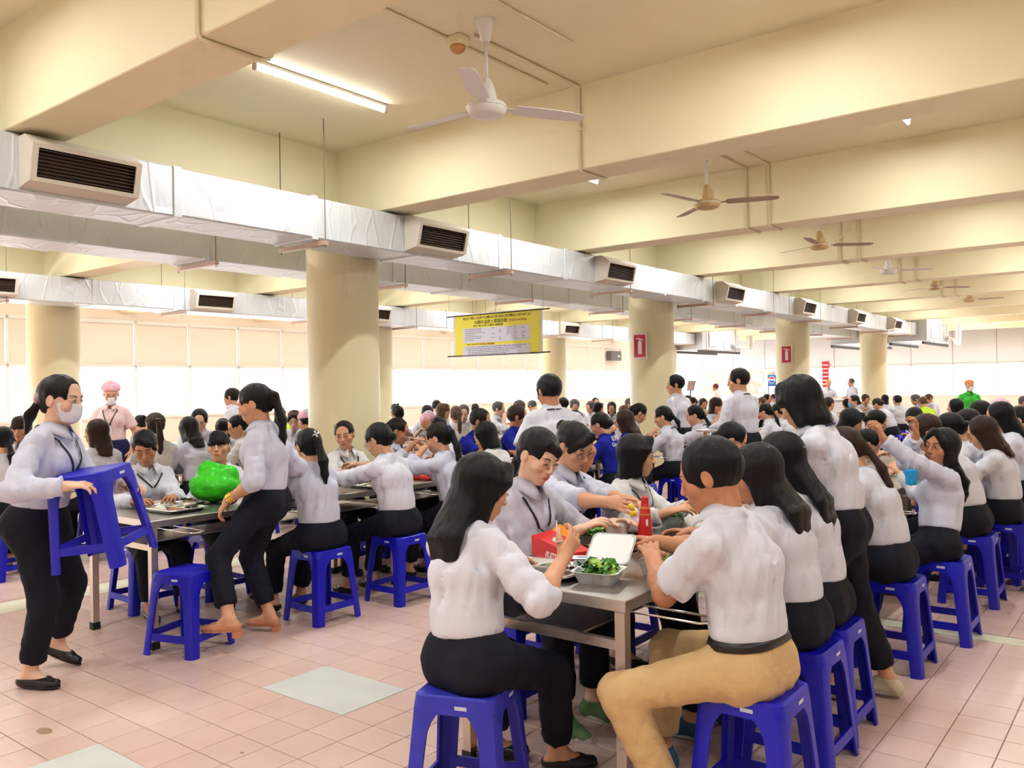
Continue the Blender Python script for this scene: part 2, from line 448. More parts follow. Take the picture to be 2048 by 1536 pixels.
class Prim:
    __slots__ = ('p0', 'u', 'L', 'S', 'F', 'a0', 'b0', 'a1', 'b1', 'c', 'k', 'op', 'lo', 'hi')
    def __init__(s, p0, p1, a0, a1=None, b0=None, b1=None, side=None, k=0.02, c=None, op='+', axis=None):
        p0 = np.asarray(p0, float); p1 = np.asarray(p1, float)
        a1 = a0 if a1 is None else a1
        b0 = a0 if b0 is None else b0; b1 = (a1 if b0 == a0 else b0) if b1 is None else b1
        d = p1 - p0; L = float(np.linalg.norm(d))
        u = d / L if L > 1e-6 else unit(np.asarray(axis if axis is not None else (0, 0, 1), float))
        sd = np.asarray(side if side is not None else (1, 0, 0), float)
        sd = sd - u * sd.dot(u)
        if np.linalg.norm(sd) < 1e-3:
            sd = np.array((0, 1.0, 0)); sd = sd - u * sd.dot(u)
        S = unit(sd); F = np.cross(u, S)
        s.p0, s.u, s.L, s.S, s.F = p0, u, L, S, F
        s.a0, s.a1, s.b0, s.b1, s.k, s.op = a0, a1, b0, b1, k, op
        s.c = c
        R = max(a0, a1, b0, b1, c or 0)
        s.lo = np.minimum(p0, p0 + u * L) - R; s.hi = np.maximum(p0, p0 + u * L) + R
    def ev(s, X, Y, Z, inf=0.0):
        x, y, z = X - s.p0[0], Y - s.p0[1], Z - s.p0[2]
        t = x * s.u[0] + y * s.u[1] + z * s.u[2]
        if s.L > 1e-6:
            h = np.clip(t * (1 / s.L), 0, 1); o = t - h * s.L
            a = s.a0 + (s.a1 - s.a0) * h + inf; b = s.b0 + (s.b1 - s.b0) * h + inf
        else:
            o = t; a = s.a0 + inf; b = s.b0 + inf
        c = (s.c + inf) if s.c is not None else np.minimum(a, b)
        A = (x * s.S[0] + y * s.S[1] + z * s.S[2]) / a; B = (x * s.F[0] + y * s.F[1] + z * s.F[2]) / b; C = o / c
        q2 = A * A + B * B + C * C; q = np.sqrt(q2)
        k1 = np.sqrt((A / a) ** 2 + (B / b) ** 2 + (C / c) ** 2) + 1e-9
        return q * (q - 1) / k1

class Field:
    """a list of blended solids, evaluated on a voxel grid"""
    def __init__(s, h, inf=0.0):
        s.h = h; s.items = []; s.inf = inf; s.cuts = []; s.wav = None; s.fade = None; s.rid = False; s.rips = {}
    def add(s, prims, inf=0.0, k=None, cut=None, rip=None):
        """prims blended in; cut = list of (point, outward normal) planes that end this part (a sleeve hem)"""
        s.items.append((list(prims), inf, k, cut)); s.rips[len(s.items) - 1] = rip; return s
    def cut(s, p, n): s.cuts.append((np.asarray(p, float), unit(np.asarray(n, float)))); return s
    def waves(s, amp, n, lo, hi, seed, stretch=(1, 1, 1), ridged=False):
        r = np.random.RandomState(seed); w = []
        for _ in range(n):
            d = r.normal(size=3) * np.array(stretch); d = d / np.linalg.norm(d)
            w.append((d * 2 * PI / r.uniform(lo, hi), r.uniform(0, 2 * PI), amp * r.uniform(.6, 1.2)))
        s.wav = w; s.rid = ridged; return s
    def bounds(s):
        lo = np.full(3, 1e9); hi = np.full(3, -1e9)
        for pr, inf, k, cut in s.items:
            for p in pr:
                if p.op == '+':
                    lo = np.minimum(lo, p.lo - inf); hi = np.maximum(hi, p.hi + inf)
        return lo - 3 * s.h, hi + 3 * s.h
    def grid(s, box=None):
        h = s.h; lo, hi = s.bounds()
        if box is not None:
            lo = np.maximum(lo, np.asarray(box[0]) - 2 * h); hi = np.minimum(hi, np.asarray(box[1]) + 2 * h)
        n = np.maximum(np.ceil((hi - lo) / h).astype(int) + 1, 4)
        D = np.full(n, 1.0, np.float32)
        ax = [(lo[i] + h * np.arange(n[i])).astype(np.float32) for i in range(3)]
        W = None
        if s.wav:
            W = np.zeros(n, np.float32)
            for (w, ph, am) in s.wav:
                wv = np.sin(ax[0][:, None, None] * w[0] + ax[1][None, :, None] * w[1] + ax[2][None, None, :] * w[2] + np.float32(ph))
                if s.rid: wv = 1.0 - 1.6 * np.sqrt(np.abs(wv) + .01)
                W += (am * wv).astype(np.float32)
            if s.fade is not None:
                fp, fn, fw = s.fade
                W *= np.clip(((ax[0][:, None, None] - fp[0]) * fn[0] + (ax[1][None, :, None] - fp[1]) * fn[1] + (ax[2][None, None, :] - fp[2]) * fn[2]) / fw, .08, 1).astype(np.float32)
        plain = [it for it in s.items if it[3] is None]; cutit = [it for it in s.items if it[3] is not None]
        for stage in (plain, None, cutit):
            if stage is None:
                if W is not None: D += W * (np.abs(D) < .08)
                continue
            for pr, inf, kk, cut in stage:
                T = D if cut is None else np.full(n, 1.0, np.float32)
                for p in pr:
                    k = p.k if kk is None else kk
                    m = k + 2.5 * h + abs(inf)
                    i0 = np.maximum(((p.lo - m - lo) / h).astype(int), 0); i1 = np.minimum(((p.hi + m - lo) / h).astype(int) + 2, n)
                    if (i1 <= i0).any(): continue
                    sl = tuple(slice(i0[i], i1[i]) for i in range(3))
                    X = ax[0][sl[0]][:, None, None]; Y = ax[1][sl[1]][None, :, None]; Z = ax[2][sl[2]][None, None, :]
                    d = p.ev(X, Y, Z, inf if p.op == '+' else 0.0).astype(np.float32)
                    t = T[sl]
                    if p.op == '+':
                        e = np.maximum(k - np.abs(t - d), 0) / k
                        T[sl] = np.minimum(t, d) - e * e * (k * .25)
                    else:
                        d = -d; e = np.maximum(k - np.abs(t - d), 0) / k
                        T[sl] = np.maximum(t, d) + e * e * (k * .25)
                if cut is not None:
                    if W is not None: T += W * (np.abs(T) < .08)
                    rip = s.rips.get([i for i, it in enumerate(s.items) if it[0] is pr][0])
                    if rip is not None:        # ring folds along a sleeve
                        rd, rl, ra = rip; rd = unit(np.asarray(rd, float)); q_ = np.array([rd[1], rd[2], rd[0]]) * .45
                        ar = (ax[0][:, None, None] * (rd[0] + q_[0]) + ax[1][None, :, None] * (rd[1] + q_[1]) + ax[2][None, None, :] * (rd[2] + q_[2])) * (2 * PI / rl)
                        a2 = (ax[0][:, None, None] * (rd[0] - q_[0]) + ax[1][None, :, None] * (rd[1] - q_[1]) + ax[2][None, None, :] * (rd[2] - q_[2])) * (2 * PI / (rl * 1.37))
                        T += (ra * (np.sin(ar) + np.sin(a2 + 1.3)) * .6).astype(np.float32) * (np.abs(T) < .06)
                    for (cp, cn) in cut:
                        pl = (ax[0][:, None, None] - cp[0]) * cn[0] + (ax[1][None, :, None] - cp[1]) * cn[1] + (ax[2][None, None, :] - cp[2]) * cn[2]
                        T = np.maximum(T, pl.astype(np.float32))
                    k = .02; e = np.maximum(k - np.abs(D - T), 0) / k
                    D = np.minimum(D, T) - e * e * (k * .25)
        for (cp, cn) in s.cuts:
            pl = (ax[0][:, None, None] - cp[0]) * cn[0] + (ax[1][None, :, None] - cp[1]) * cn[1] + (ax[2][None, None, :] - cp[2]) * cn[2]
            D = np.maximum(D, pl.astype(np.float32))
        return D, lo
    def at(s, P):
        """distance at loose points (N,3)"""
        P = np.asarray(P, float); X, Y, Z = P[:, 0], P[:, 1], P[:, 2]
        D = np.full(len(P), 1.0)
        for pr, inf, kk, cut in s.items:
            for p in pr:
                k = p.k if kk is None else kk
                d = p.ev(X, Y, Z, inf if p.op == '+' else 0.0)
                if p.op == '+':
                    e = np.maximum(k - np.abs(D - d), 0) / k; D = np.minimum(D, d) - e * e * k * .25
                else:
                    d = -d; e = np.maximum(k - np.abs(D - d), 0) / k; D = np.maximum(D, d) + e * e * k * .25
        return D
    def surf(s, box=None):
        D, lo = s.grid(box)
        return nets(D, lo, s.h)
    def march(s, p, d, n=40, off=0.0):
        p = np.array(p, float); d = unit(np.array(d, float))
        for _ in range(n):
            e = float(s.at(p[None])[0]) - off
            p = p + d * e * .8
            if abs(e) < 3e-4: break
        return p

_E = [((0, 0, 0), (1, 0, 0)), ((0, 1, 0), (1, 1, 0)), ((0, 0, 1), (1, 0, 1)), ((0, 1, 1), (1, 1, 1)),
      ((0, 0, 0), (0, 1, 0)), ((1, 0, 0), (1, 1, 0)), ((0, 0, 1), (0, 1, 1)), ((1, 0, 1), (1, 1, 1)),
      ((0, 0, 0), (0, 0, 1)), ((1, 0, 0), (1, 0, 1)), ((0, 1, 0), (0, 1, 1)), ((1, 1, 0), (1, 1, 1))]
def nets(D, lo, h):
    n = D.shape
    neg = (D < 0)
    s = np.zeros((n[0] - 1, n[1] - 1, n[2] - 1), np.int8)
    for i in (0, 1):
        for j in (0, 1):
            for k in (0, 1):
                s += neg[i:n[0] - 1 + i, j:n[1] - 1 + j, k:n[2] - 1 + k]
    I, J, K = np.nonzero((s > 0) & (s < 8))
    if len(I) == 0:
        return np.zeros((0, 3)), np.zeros((0, 4), int)
    idx = np.full(s.shape, -1, np.int32); idx[I, J, K] = np.arange(len(I))
    acc = np.zeros((len(I), 3)); cnt = np.zeros(len(I))
    for (a, b) in _E:
        da = D[I + a[0], J + a[1], K + a[2]]; db = D[I + b[0], J + b[1], K + b[2]]
        m = (da < 0) != (db < 0)
        t = np.where(m, da / np.where(m, da - db, 1), 0)
        for c in range(3):
            acc[:, c] += np.where(m, a[c] + t * (b[c] - a[c]), 0)
        cnt += m
    P = acc / cnt[:, None] + np.stack([I, J, K], 1)
    # pull the vertices onto the zero surface
    Q = np.clip(P, 0, np.array(n) - 1.001); B = Q.astype(int); fr = Q - B
    c = {}
    for i in (0, 1):
        for j in (0, 1):
            for k in (0, 1):
                c[i, j, k] = D[B[:, 0] + i, B[:, 1] + j, B[:, 2] + k].astype(float)
    x, y, z = fr[:, 0], fr[:, 1], fr[:, 2]
    lx = {(j, k): c[0, j, k] * (1 - x) + c[1, j, k] * x for j in (0, 1) for k in (0, 1)}
    ly = {k: lx[0, k] * (1 - y) + lx[1, k] * y for k in (0, 1)}
    d = ly[0] * (1 - z) + ly[1] * z
    gx = sum((c[1, j, k] - c[0, j, k]) * (y if j else 1 - y) * (z if k else 1 - z) for j in (0, 1) for k in (0, 1))
    gy = sum((c[i, 1, k] - c[i, 0, k]) * (x if i else 1 - x) * (z if k else 1 - z) for i in (0, 1) for k in (0, 1))
    gz = sum((c[i, j, 1] - c[i, j, 0]) * (x if i else 1 - x) * (y if j else 1 - y) for i in (0, 1) for j in (0, 1))
    g = np.stack([gx, gy, gz], 1); g2 = (g * g).sum(1) + 1e-12
    st = -g * (d / g2)[:, None]
    ln = np.linalg.norm(st, axis=1); st *= np.minimum(1, .6 / (ln + 1e-9))[:, None]
    P = P + st
    quads = []
    for ax in range(3):
        sl0 = [slice(1, -1)] * 3; sl1 = [slice(1, -1)] * 3
        sl0[ax] = slice(0, n[ax] - 1); sl1[ax] = slice(1, n[ax])
        A = neg[tuple(sl0)]; Bn = neg[tuple(sl1)]
        e = np.nonzero(A != Bn)
        if len(e[0]) == 0: continue
        pos = [e[q] + (0 if q == ax else 1) for q in range(3)]
        o1, o2 = [q for q in range(3) if q != ax]
        def cell(d1, d2):
            q = [pos[0].copy(), pos[1].copy(), pos[2].copy()]
            q[o1] = q[o1] - d1; q[o2] = q[o2] - d2
            return idx[q[0], q[1], q[2]]
        qd = np.stack([cell(1, 1), cell(0, 1), cell(0, 0), cell(1, 0)], 1)
        fl = A[e] if ax != 1 else ~A[e]
        qd[~fl] = qd[~fl][:, ::-1]
        quads.append(qd)
    Qd = np.concatenate(quads) if quads else np.zeros((0, 4), int)
    Qd = Qd[(Qd >= 0).all(1)]
    return P * h + lo, Qd

def np_mesh(name, Vv, Q, m, attr=None):
    me = bpy.data.meshes.new(name)
    nv, nq = len(Vv), len(Q)
    me.vertices.add(nv); me.vertices.foreach_set('co', np.ascontiguousarray(Vv, np.float32).ravel())
    me.loops.add(nq * 4); me.loops.foreach_set('vertex_index', np.ascontiguousarray(Q, np.int32).ravel())
    me.polygons.add(nq); me.polygons.foreach_set('loop_start', np.arange(0, nq * 4, 4, dtype=np.int32))
    me.polygons.foreach_set('use_smooth', np.ones(nq, bool))
    for mm in (m if isinstance(m, (list, tuple)) else [m]): me.materials.append(mm)
    me.update(calc_edges=True)
    if attr is not None:
        a = me.attributes.new('tint', 'FLOAT', 'POINT'); a.data.foreach_set('value', np.asarray(attr, np.float32))
    return me

def relax(v, q, n=2, lam=.5):
    """soften the stair steps along cut hems"""
    a = np.concatenate([q[:, 0], q[:, 1], q[:, 2], q[:, 3], q[:, 1], q[:, 2], q[:, 3], q[:, 0]]); b = np.concatenate([q[:, 1], q[:, 2], q[:, 3], q[:, 0], q[:, 0], q[:, 1], q[:, 2], q[:, 3]])
    c = np.maximum(np.bincount(a, minlength=len(v)), 1)[:, None]
    for _ in range(n):
        m = np.stack([np.bincount(a, weights=v[b, i], minlength=len(v)) for i in range(3)], 1) / c
        v = v + (m - v) * lam
    return v
def join_np(parts):
    vs, qs, b = [], [], 0
    for (v, q) in parts:
        vs.append(v); qs.append(q + b); b += len(v)
    return np.concatenate(vs), np.concatenate(qs)
# ================================================================== PEOPLE
def skin_mat(name, col, lip):
    m = mat(name, col, 0.48, sss=0.0, spec=0.35)
    nt = m.node_tree; b = nt.nodes['Principled BSDF']
    at = nt.nodes.new('ShaderNodeAttribute'); at.attribute_name = 'tint'
    mx = nt.nodes.new('ShaderNodeMix'); mx.data_type = 'RGBA'
    mx.inputs[6].default_value = col; mx.inputs[7].default_value = lip
    nt.links.new(at.outputs['Fac'], mx.inputs[0]); nt.links.new(mx.outputs[2], b.inputs['Base Color'])
    return m
SKIN = {'fair': skin_mat('skin_fair', srgb(236, 192, 164), srgb(200, 96, 90)), 'mid': skin_mat('skin_mid', srgb(220, 164, 128), srgb(186, 86, 78)),
        'tan': skin_mat('skin_tan', srgb(200, 138, 102), srgb(164, 82, 72))}
def hair_mat(name, col, r=0.36):
    return mat(name, col, r, bump=0.5, bscale=22, stretch=(9, 9, 0.9), spec=0.22, coord='Object', detail=4)
HAIR = {'black': hair_mat('hair_black', srgb(13, 12, 14)), 'soft': hair_mat('hair_soft_black', srgb(24, 19, 19)), 'brown': hair_mat('hair_dark_brown', srgb(50, 32, 26)), 'lbrown': hair_mat('hair_light_brown', srgb(100, 74, 54)),
        'auburn': hair_mat('hair_auburn', srgb(112, 52, 38)), 'grey': hair_mat('hair_grey', srgb(92, 86, 82))}
def cloth(name, col, r=0.8, bump=0.45, bs=5.0):
    return mat(name, col, r, bump=bump, bscale=bs, detail=2.5, spec=0.2, stretch=(2.0, 2.0, .6))
CL = {'white': cloth('white_shirt_cotton', srgb(220, 220, 230)), 'cool': cloth('cool_white_shirt_cotton', srgb(210, 211, 228)), 'warm': cloth('warm_white_shirt_cotton', srgb(224, 221, 219)),
      'blue': cloth('royal_blue_polo', srgb(24, 34, 150)), 'pink': cloth('pink_uniform', srgb(244, 212, 208)), 'green': cloth('green_tee', srgb(70, 196, 70)), 'red': cloth('red_shirt', srgb(150, 30, 40)), 'neon': cloth('neon_vest', srgb(206, 244, 70)),
      'navy': cloth('black_trousers', srgb(22, 24, 34), .75), 'khaki': cloth('khaki_trousers', srgb(214, 180, 128), .75), 'dnavy': cloth('navy_trousers', srgb(28, 36, 72), .75), 'maroon': cloth('maroon_trousers', srgb(70, 30, 36))}
m_shoe_k = mat('black_shoe', srgb(28, 26, 28), 0.3); m_shoe_t = mat('tan_shoe', srgb(206, 140, 104), 0.3); m_shoe_g = mat('green_trainer', srgb(96, 132, 84), .7, bump=.3, bscale=90); m_shoe_b = mat('blue_trainer', srgb(40, 86, 116), .7, bump=.3, bscale=90); m_shoe_c = mat('cream_trainer', srgb(212, 200, 168), .6)
m_sole = mat('pale_sole', srgb(200, 196, 186), .7); m_gold = mat('gold', srgb(226, 180, 90), .3, metal=1.0); m_lan = mat('black_ribbon', srgb(24, 24, 30), .6); m_lang = mat('green_ribbon', srgb(24, 84, 60), .6); m_lann = mat('navy_ribbon', srgb(40, 36, 84), .6)
m_badge = mat('badge_card', srgb(228, 232, 238), .25); m_eye = mat('eye_white', srgb(236, 230, 226), .25); m_iris = mat('iris', srgb(30, 20, 18), .15); m_brow = mat('brow', srgb(46, 34, 32), .8)
m_mask = mat('white_mask', srgb(236, 236, 240), .85, bump=.1, bscale=60); m_maskb = mat('blue_mask', srgb(128, 194, 226), .85); m_maskc = mat('bright_blue_mask', srgb(30, 160, 226), .8)
m_pinkcap = mat('pink_cap_cloth', srgb(244, 186, 204), .85, bump=.25, bscale=14); m_greycap = mat('grey_cap_mesh', srgb(206, 204, 210), .85); m_orange = mat('orange_cap_cloth', srgb(250, 150, 70), .8, bump=.3, bscale=20); m_olivecap = mat('olive_cap_cloth', srgb(64, 58, 48), .8); m_white = mat('plain_white', srgb(240, 240, 240), .5)
m_belt = mat('black_leather', srgb(24, 22, 22), .4); m_buckle = mat('steel_buckle', srgb(190, 190, 190), .25, metal=1); m_frame_k = mat('dark_spectacle_frame', srgb(50, 34, 34), .3); m_lens = None
m_clip_w = mat('white_hair_clip', srgb(230, 232, 236), .25, metal=.3); m_scr_b = mat('blue_scrunchie', srgb(30, 44, 110), .5); m_scr_p = mat('pink_scrunchie', srgb(230, 150, 176), .8); m_tanclip = mat('tan_hair_claw', srgb(206, 166, 116), .35)

LOD = {'hero': dict(head=.0042, body=.022, arm=.0065, hand=.0048, shirt=.0095, leg=.014, hair=.0065),
       'mid': dict(head=.0062, body=.026, arm=.010, hand=.0068, shirt=.0125, leg=.018, hair=.009),
       'far': dict(head=.0095, body=.032, arm=.013, hand=.010, shirt=.018, leg=.028, hair=.0125)}

def ik(a, target, l1, l2, pole):
    """two-bone chain: returns middle joint and the reached end"""
    d = target - a; L = np.linalg.norm(d); L = min(max(L, abs(l1 - l2) + .02), l1 + l2 - .004)
    u = unit(d); c = (l1 * l1 + L * L - l2 * l2) / (2 * L); hgt = math.sqrt(max(l1 * l1 - c * c, 0))
    p = np.asarray(pole, float); p = unit(p - u * p.dot(u))
    return a + u * c + p * hgt, a + u * L

class Fig:
    """one figure in its own frame: x = its right side, y = forwards, z = up, origin on the floor below the hips"""
    def __init__(s, **kw):
        d = dict(sit=True, male=False, size=1.0, seat=.465, lean=(6, 10, 16), side=0.0, twist=0.0, slump=0.0, hyaw=0.0, hpitch=12.0, hroll=0.0,
                 rh=(.13, .40, .86), lh=(-.13, .40, .86), rpole=(.6, -.5, -.7), lpole=(-.6, -.5, -.7), rgrip=55, lgrip=55, rdir=None, ldir=None, rpalm=None, lpalm=None,
                 rf=(.11, .40, .078), lf=(-.11, .40, .078), rfy=0, lfy=0, hip=(0, 0, None), fat=1.0, rkp=(.15, 1, .4), lkp=(-.15, 1, .4), pyaw=0.0, rfp=0, lfp=0)
        d.update(kw); s.P = d
        z = d['size']; ma = d['male']
        hz = (d['seat'] + .095 * z) if d['sit'] else .845 * z
        if d['hip'][2] is not None: hz = d['hip'][2]
        s.pel = V3(d['hip'][0], d['hip'][1], hz)
        l0, l1, l2 = d['lean']
        Rt = rotm((0, 0, 1), d['pyaw'])
        def up(l, t): return rotm((0, 0, 1), t) @ rotm((0, 1, 0), d['side']) @ rotm((1, 0, 0), -l) @ V3(0, 0, 1)
        tw = d['twist']
        s.waist = s.pel + up(l0, d['pyaw']) * .145 * z
        s.chest = s.waist + up(l1, d['pyaw'] + tw * .5) * .165 * z
        s.neck = s.chest + up(l2, d['pyaw'] + tw) * .17 * z
        s.hipS = Rt @ V3(1, 0, 0)
        s.shS = rotm((0, 0, 1), d['pyaw'] + tw) @ rotm((0, 1, 0), d['side']) @ V3(1, 0, 0)
        s.wS = unit(s.hipS + s.shS)
        s.upC = unit(s.neck - s.chest); s.fwd = np.cross(s.upC, s.shS) ; s.fwd = unit(np.cross(s.shS, s.upC)) * -1
        # forward of the chest: z cross x
        s.fwd = unit(np.cross(s.upC, s.shS))
        sw = (.168 if ma else .143) * z
        s.sh = {1: s.neck - s.upC * .078 * z + s.shS * sw, -1: s.neck - s.upC * .078 * z - s.shS * sw}
        s.L1, s.L2 = .27 * z, .235 * z
        s.elb, s.wri = {}, {}
        for sd, t, pl in ((1, d['rh'], d['rpole']), (-1, d['lh'], d['lpole'])):
            s.elb[sd], s.wri[sd] = ik(s.sh[sd], V3(*t), s.L1, s.L2, pl)
        s.hj = {1: s.pel + s.hipS * .082 * z, -1: s.pel - s.hipS * .082 * z}
        s.knee, s.ank = {}, {}
        for sd, t, pl in ((1, d['rf'], d['rkp']), (-1, d['lf'], d['lkp'])):
            s.knee[sd], s.ank[sd] = ik(s.hj[sd], V3(*t), .40 * z, .385 * z, pl)
        s.H = rotm((0, 0, 1), d['hyaw']) @ rotm((1, 0, 0), -d['hpitch']) @ rotm((0, 1, 0), d['hroll'])
        s.hs = (1.10 if ma else 1.07) * (0.5 + 0.5 * z)
        s.hc = s.neck + unit(s.upC + V3(0, 0, .6)) * (.054 if ma else .064) * z + s.H @ V3(0, .012, .088) * s.hs
    def hp(s, x, y, z): return s.hc + s.H @ (V3(x, y, z) * s.hs)
    # ---------------------------------------------------------------- solids
    def p_torso(s):
        z = s.P['size']; f = s.P['fat']; ma = s.P['male']; W = s.wS
        a_h, a_w, a_c = (.150, .132, .148) if ma else (.150, .108, .124)
        pr = [Prim(s.pel - unit(s.waist - s.pel) * .03 * z, s.waist, a_h * f * z, a_w * f * z, .104 * f * z, .086 * f * z, side=s.hipS, k=.04),
              Prim(s.waist, s.chest, a_w * f * z, a_c * f * z, .086 * f * z, .100 * z, side=W, k=.05),
              Prim(s.chest, s.neck - s.upC * .075 * z, a_c * f * z, .108 * z, .104 * z, .072 * z, side=s.shS, k=.05)]
        for sd in (1, -1):
            pr.append(Prim(s.neck - s.upC * .035 * z + s.shS * sd * .025 - s.fwd * .008, s.sh[sd] + s.upC * .006 - s.shS * sd * .01, .046 * z, .038 * z, k=.04))
            if not ma:
                pr.append(Prim(s.chest + s.fwd * .07 * z + s.shS * sd * .058 * z + s.upC * .02, s.chest + s.fwd * .07 * z + s.shS * sd * .058 * z + s.upC * .021, .058 * z, k=.05))
        return pr
    def p_neck(s):
        z = s.P['size']; r = .056 if s.P['male'] else .046
        return [Prim(s.neck - s.upC * .05 * z, s.hp(0, -.018, -.05), r * 1.12, r, k=.03)]
    def p_arm(s, sd, part='all'):
        z = s.P['size']; f = 1.12 if s.P['male'] else 1.0
        u = [Prim(s.sh[sd], s.elb[sd], .046 * f * z, .036 * f * z, k=.03)]
        l = [Prim(s.elb[sd], s.elb[sd] + (s.wri[sd] - s.elb[sd]) * .35, .036 * f * z, .037 * f * z, k=.02), Prim(s.elb[sd] + (s.wri[sd] - s.elb[sd]) * .35, s.wri[sd], .037 * f * z, .0245 * f * z, k=.02)]
        return u if part == 'u' else l if part == 'l' else u + l
    def hand_frame(s, sd):
        d = s.P['rdir' if sd > 0 else 'ldir']; fd = unit(s.wri[sd] - s.elb[sd])
        d = unit(fd * .5 + unit(V3(*d)) ) if d is not None else unit(fd + V3(0, 0, -.05))
        n = s.P['rpalm' if sd > 0 else 'lpalm']
        n = V3(*n) if n is not None else V3(-.35 * sd, .1, -1)
        n = unit(n - d * n.dot(d)); w = np.cross(d, n) * sd       # w points to the thumb side
        if w.dot(V3(-sd, 0, .2)) < 0: w = -w
        return d, n, w
    def p_hand(s, sd):
        z = s.P['size']; q = 1.08 if s.P['male'] else 0.98
        d, n, w = s.hand_frame(sd); o = s.wri[sd]; g = s.P['rgrip' if sd > 0 else 'lgrip']
        pr = [Prim(o - d * .015, o + d * .02, .024 * q, .028 * q, .019 * q, .016 * q, side=w, k=.015),
              Prim(o + d * .022, o + d * .078 * q, .029 * q, .037 * q, .015 * q, .0125 * q, side=w, k=.012)]
        ln = (.070, .078, .073, .058)
        for i in range(4):
            off = (.029 - .0193 * i) * q
            b = o + d * (.086 - .004 * abs(i - 1.2)) * q + w * off
            cur = b; ang = g * (.55 + .06 * i); L = ln[i] * q
            dd = d + w * (.10 - .07 * i)
            for sg, (fl, r0, r1) in enumerate(((.44, .0088, .0082), (.31, .0082, .0074), (.25, .0074, .0062))):
                a = math.radians(ang * (.5 + .75 * sg))
                v = unit(unit(dd) * math.cos(a) + n * math.sin(a))
                nx = cur + v * L * fl
                pr.append(Prim(cur, nx, r0 * q, r1 * q, k=.004)); cur = nx
        b = o + d * .028 * q + w * .026 * q + n * .006
        a = math.radians(min(g, 60) * .5)
        v = unit(d * .75 + w * (.85 - .6 * math.sin(a)) + n * (.25 + .7 * math.sin(a)))
        m1 = b + v * .042 * q; v2 = unit(d * .95 + w * (.25 - .4 * math.sin(a)) + n * (.2 + .5 * math.sin(a)))
        pr += [Prim(b - d * .012, m1, .0135 * q, .0105 * q, k=.012), Prim(m1, m1 + v2 * .034 * q, .0102 * q, .0075 * q, k=.004)]
        return pr
    def p_leg(s, sd):
        z = s.P['size']; f = s.P['fat'] * (1.0 if s.P['male'] else 1.04)
        K, A, Hj = s.knee[sd], s.ank[sd], s.hj[sd]
        m = K + (A - K) * .3
        pr = [Prim(Hj, K, .082 * f * z, .056 * f * z, k=.05), Prim(K, m, .055 * z, .053 * z, k=.03), Prim(m, A, .053 * z, .033 * z, k=.02)]
        if s.P['sit']:
            pr.append(Prim(Hj - V3(0, .03, .012), Hj - V3(0, .03, .01), .085 * f * z, k=.05))
        else:
            pr.append(Prim(Hj + V3(0, -.045, .01), Hj + V3(0, -.045, .011), .078 * f * z, k=.05))
        return pr
    def foot_dir(s, sd):
        a = s.P['rfy' if sd > 0 else 'lfy']; p = s.P['rfp' if sd > 0 else 'lfp']
        return rotm((0, 0, 1), a - 6 * sd) @ rotm((1, 0, 0), -p) @ V3(0, 1, 0)
    def p_foot(s, sd, inf=0.0):
        z = s.P['size'] * (1.08 if s.P['male'] else 1.0); A = s.ank[sd]; d = s.foot_dir(sd)
        up = unit(V3(0, 0, 1) - d * d[2]); si = np.cross(d, up)
        h = A - up * .045 * z - d * .035 * z; b = A - up * .052 * z + d * .085 * z; t = A - up * .054 * z + d * .145 * z
        return [Prim(A - d * .004, h, .031 * z, .027 * z, k=.02), Prim(h, b, .026 * z, .036 * z, .026 * z, .018 * z, side=si, k=.02), Prim(A, b, .03 * z, .024 * z, k=.02), Prim(b, t, .036 * z, .022 * z, .018 * z, .013 * z, side=si, k=.015)]
    def p_head(s, face=True):
        q = s.hs; X = s.H @ V3(1, 0, 0); U = s.H @ V3(0, 0, 1); P = s.hp
        def el(x, y, z, rx, ry, rz, k=.015, op='+'):
            # ellipsoid: side=X radius rx, F = U x X = Y radius ry, axis = U radius rz
            return Prim(P(x, y, z), P(x, y, z), rx * q, rx * q, ry * q, ry * q, side=X, k=k, c=rz * q, op=op, axis=U)
        def cp(a, b, a0, a1, b0=None, b1=None, k=.015, op='+'):
            return Prim(P(*a), P(*b), a0 * q, a1 * q, None if b0 is None else b0 * q, None if b1 is None else b1 * q, side=X, k=k, op=op)
        w = 1.05 if s.P['male'] else 1.0
        pr = [el(0, -.012, .022, .0725, .090, .083, .03), cp((0, .014, .035), (0, .03, -.05), .064 * w, .049 * w, .060, .050, k=.03),
              cp((0, .004, -.045), (0, .044, -.085), .055 * w, .026 * w, .046, .028, k=.03), el(0, .064, -.094, .019, .017, .016, .02)]
        for sd in (1, -1):
            pr.append(el(sd * .036, .056, -.026, .026, .025, .026, .02))
            pr.append(el(sd * .0745, -.006, -.006, .0085, .019, .031, .006))
            if face: pr.append(el(sd * .0835, .0, -.003, .005, .0105, .0185, .004, '-'))
        if face:
            pr += [cp((-.034, .072, .022), (.034, .072, .022), .012, .012, k=.02), el(0, .068, -.056, .030, .026, .027, .02)]
            for sd in (1, -1):
                pr.append(el(sd * .0315, .094, .003, .019, .015, .0115, .012, '-'))
                pr.append(el(sd * .0315, .0735, .0015, .0165, .0125, .0105, .006))
                pr.append(el(sd * .0105, .092, -.031, .0075, .0095, .0065, .006))
            pr += [cp((0, .084, .010), (0, .101, -.026), .0062, .0098, k=.012), el(0, .100, -.029, .0098, .0085, .0078, .006)]
            pr += [cp((-.017, .086, -.0575), (.017, .086, -.0575), .0052, .0052, k=.005), el(0, .0905, -.0565, .011, .006, .0055, .005), el(0, .0885, -.0675, .0145, .0075, .0065, .005)]
        else:
            pr += [cp((0, .082, .010), (0, .099, -.026), .007, .0105, k=.012), el(0, .07, -.06, .028, .022, .022, .02)]
        return pr
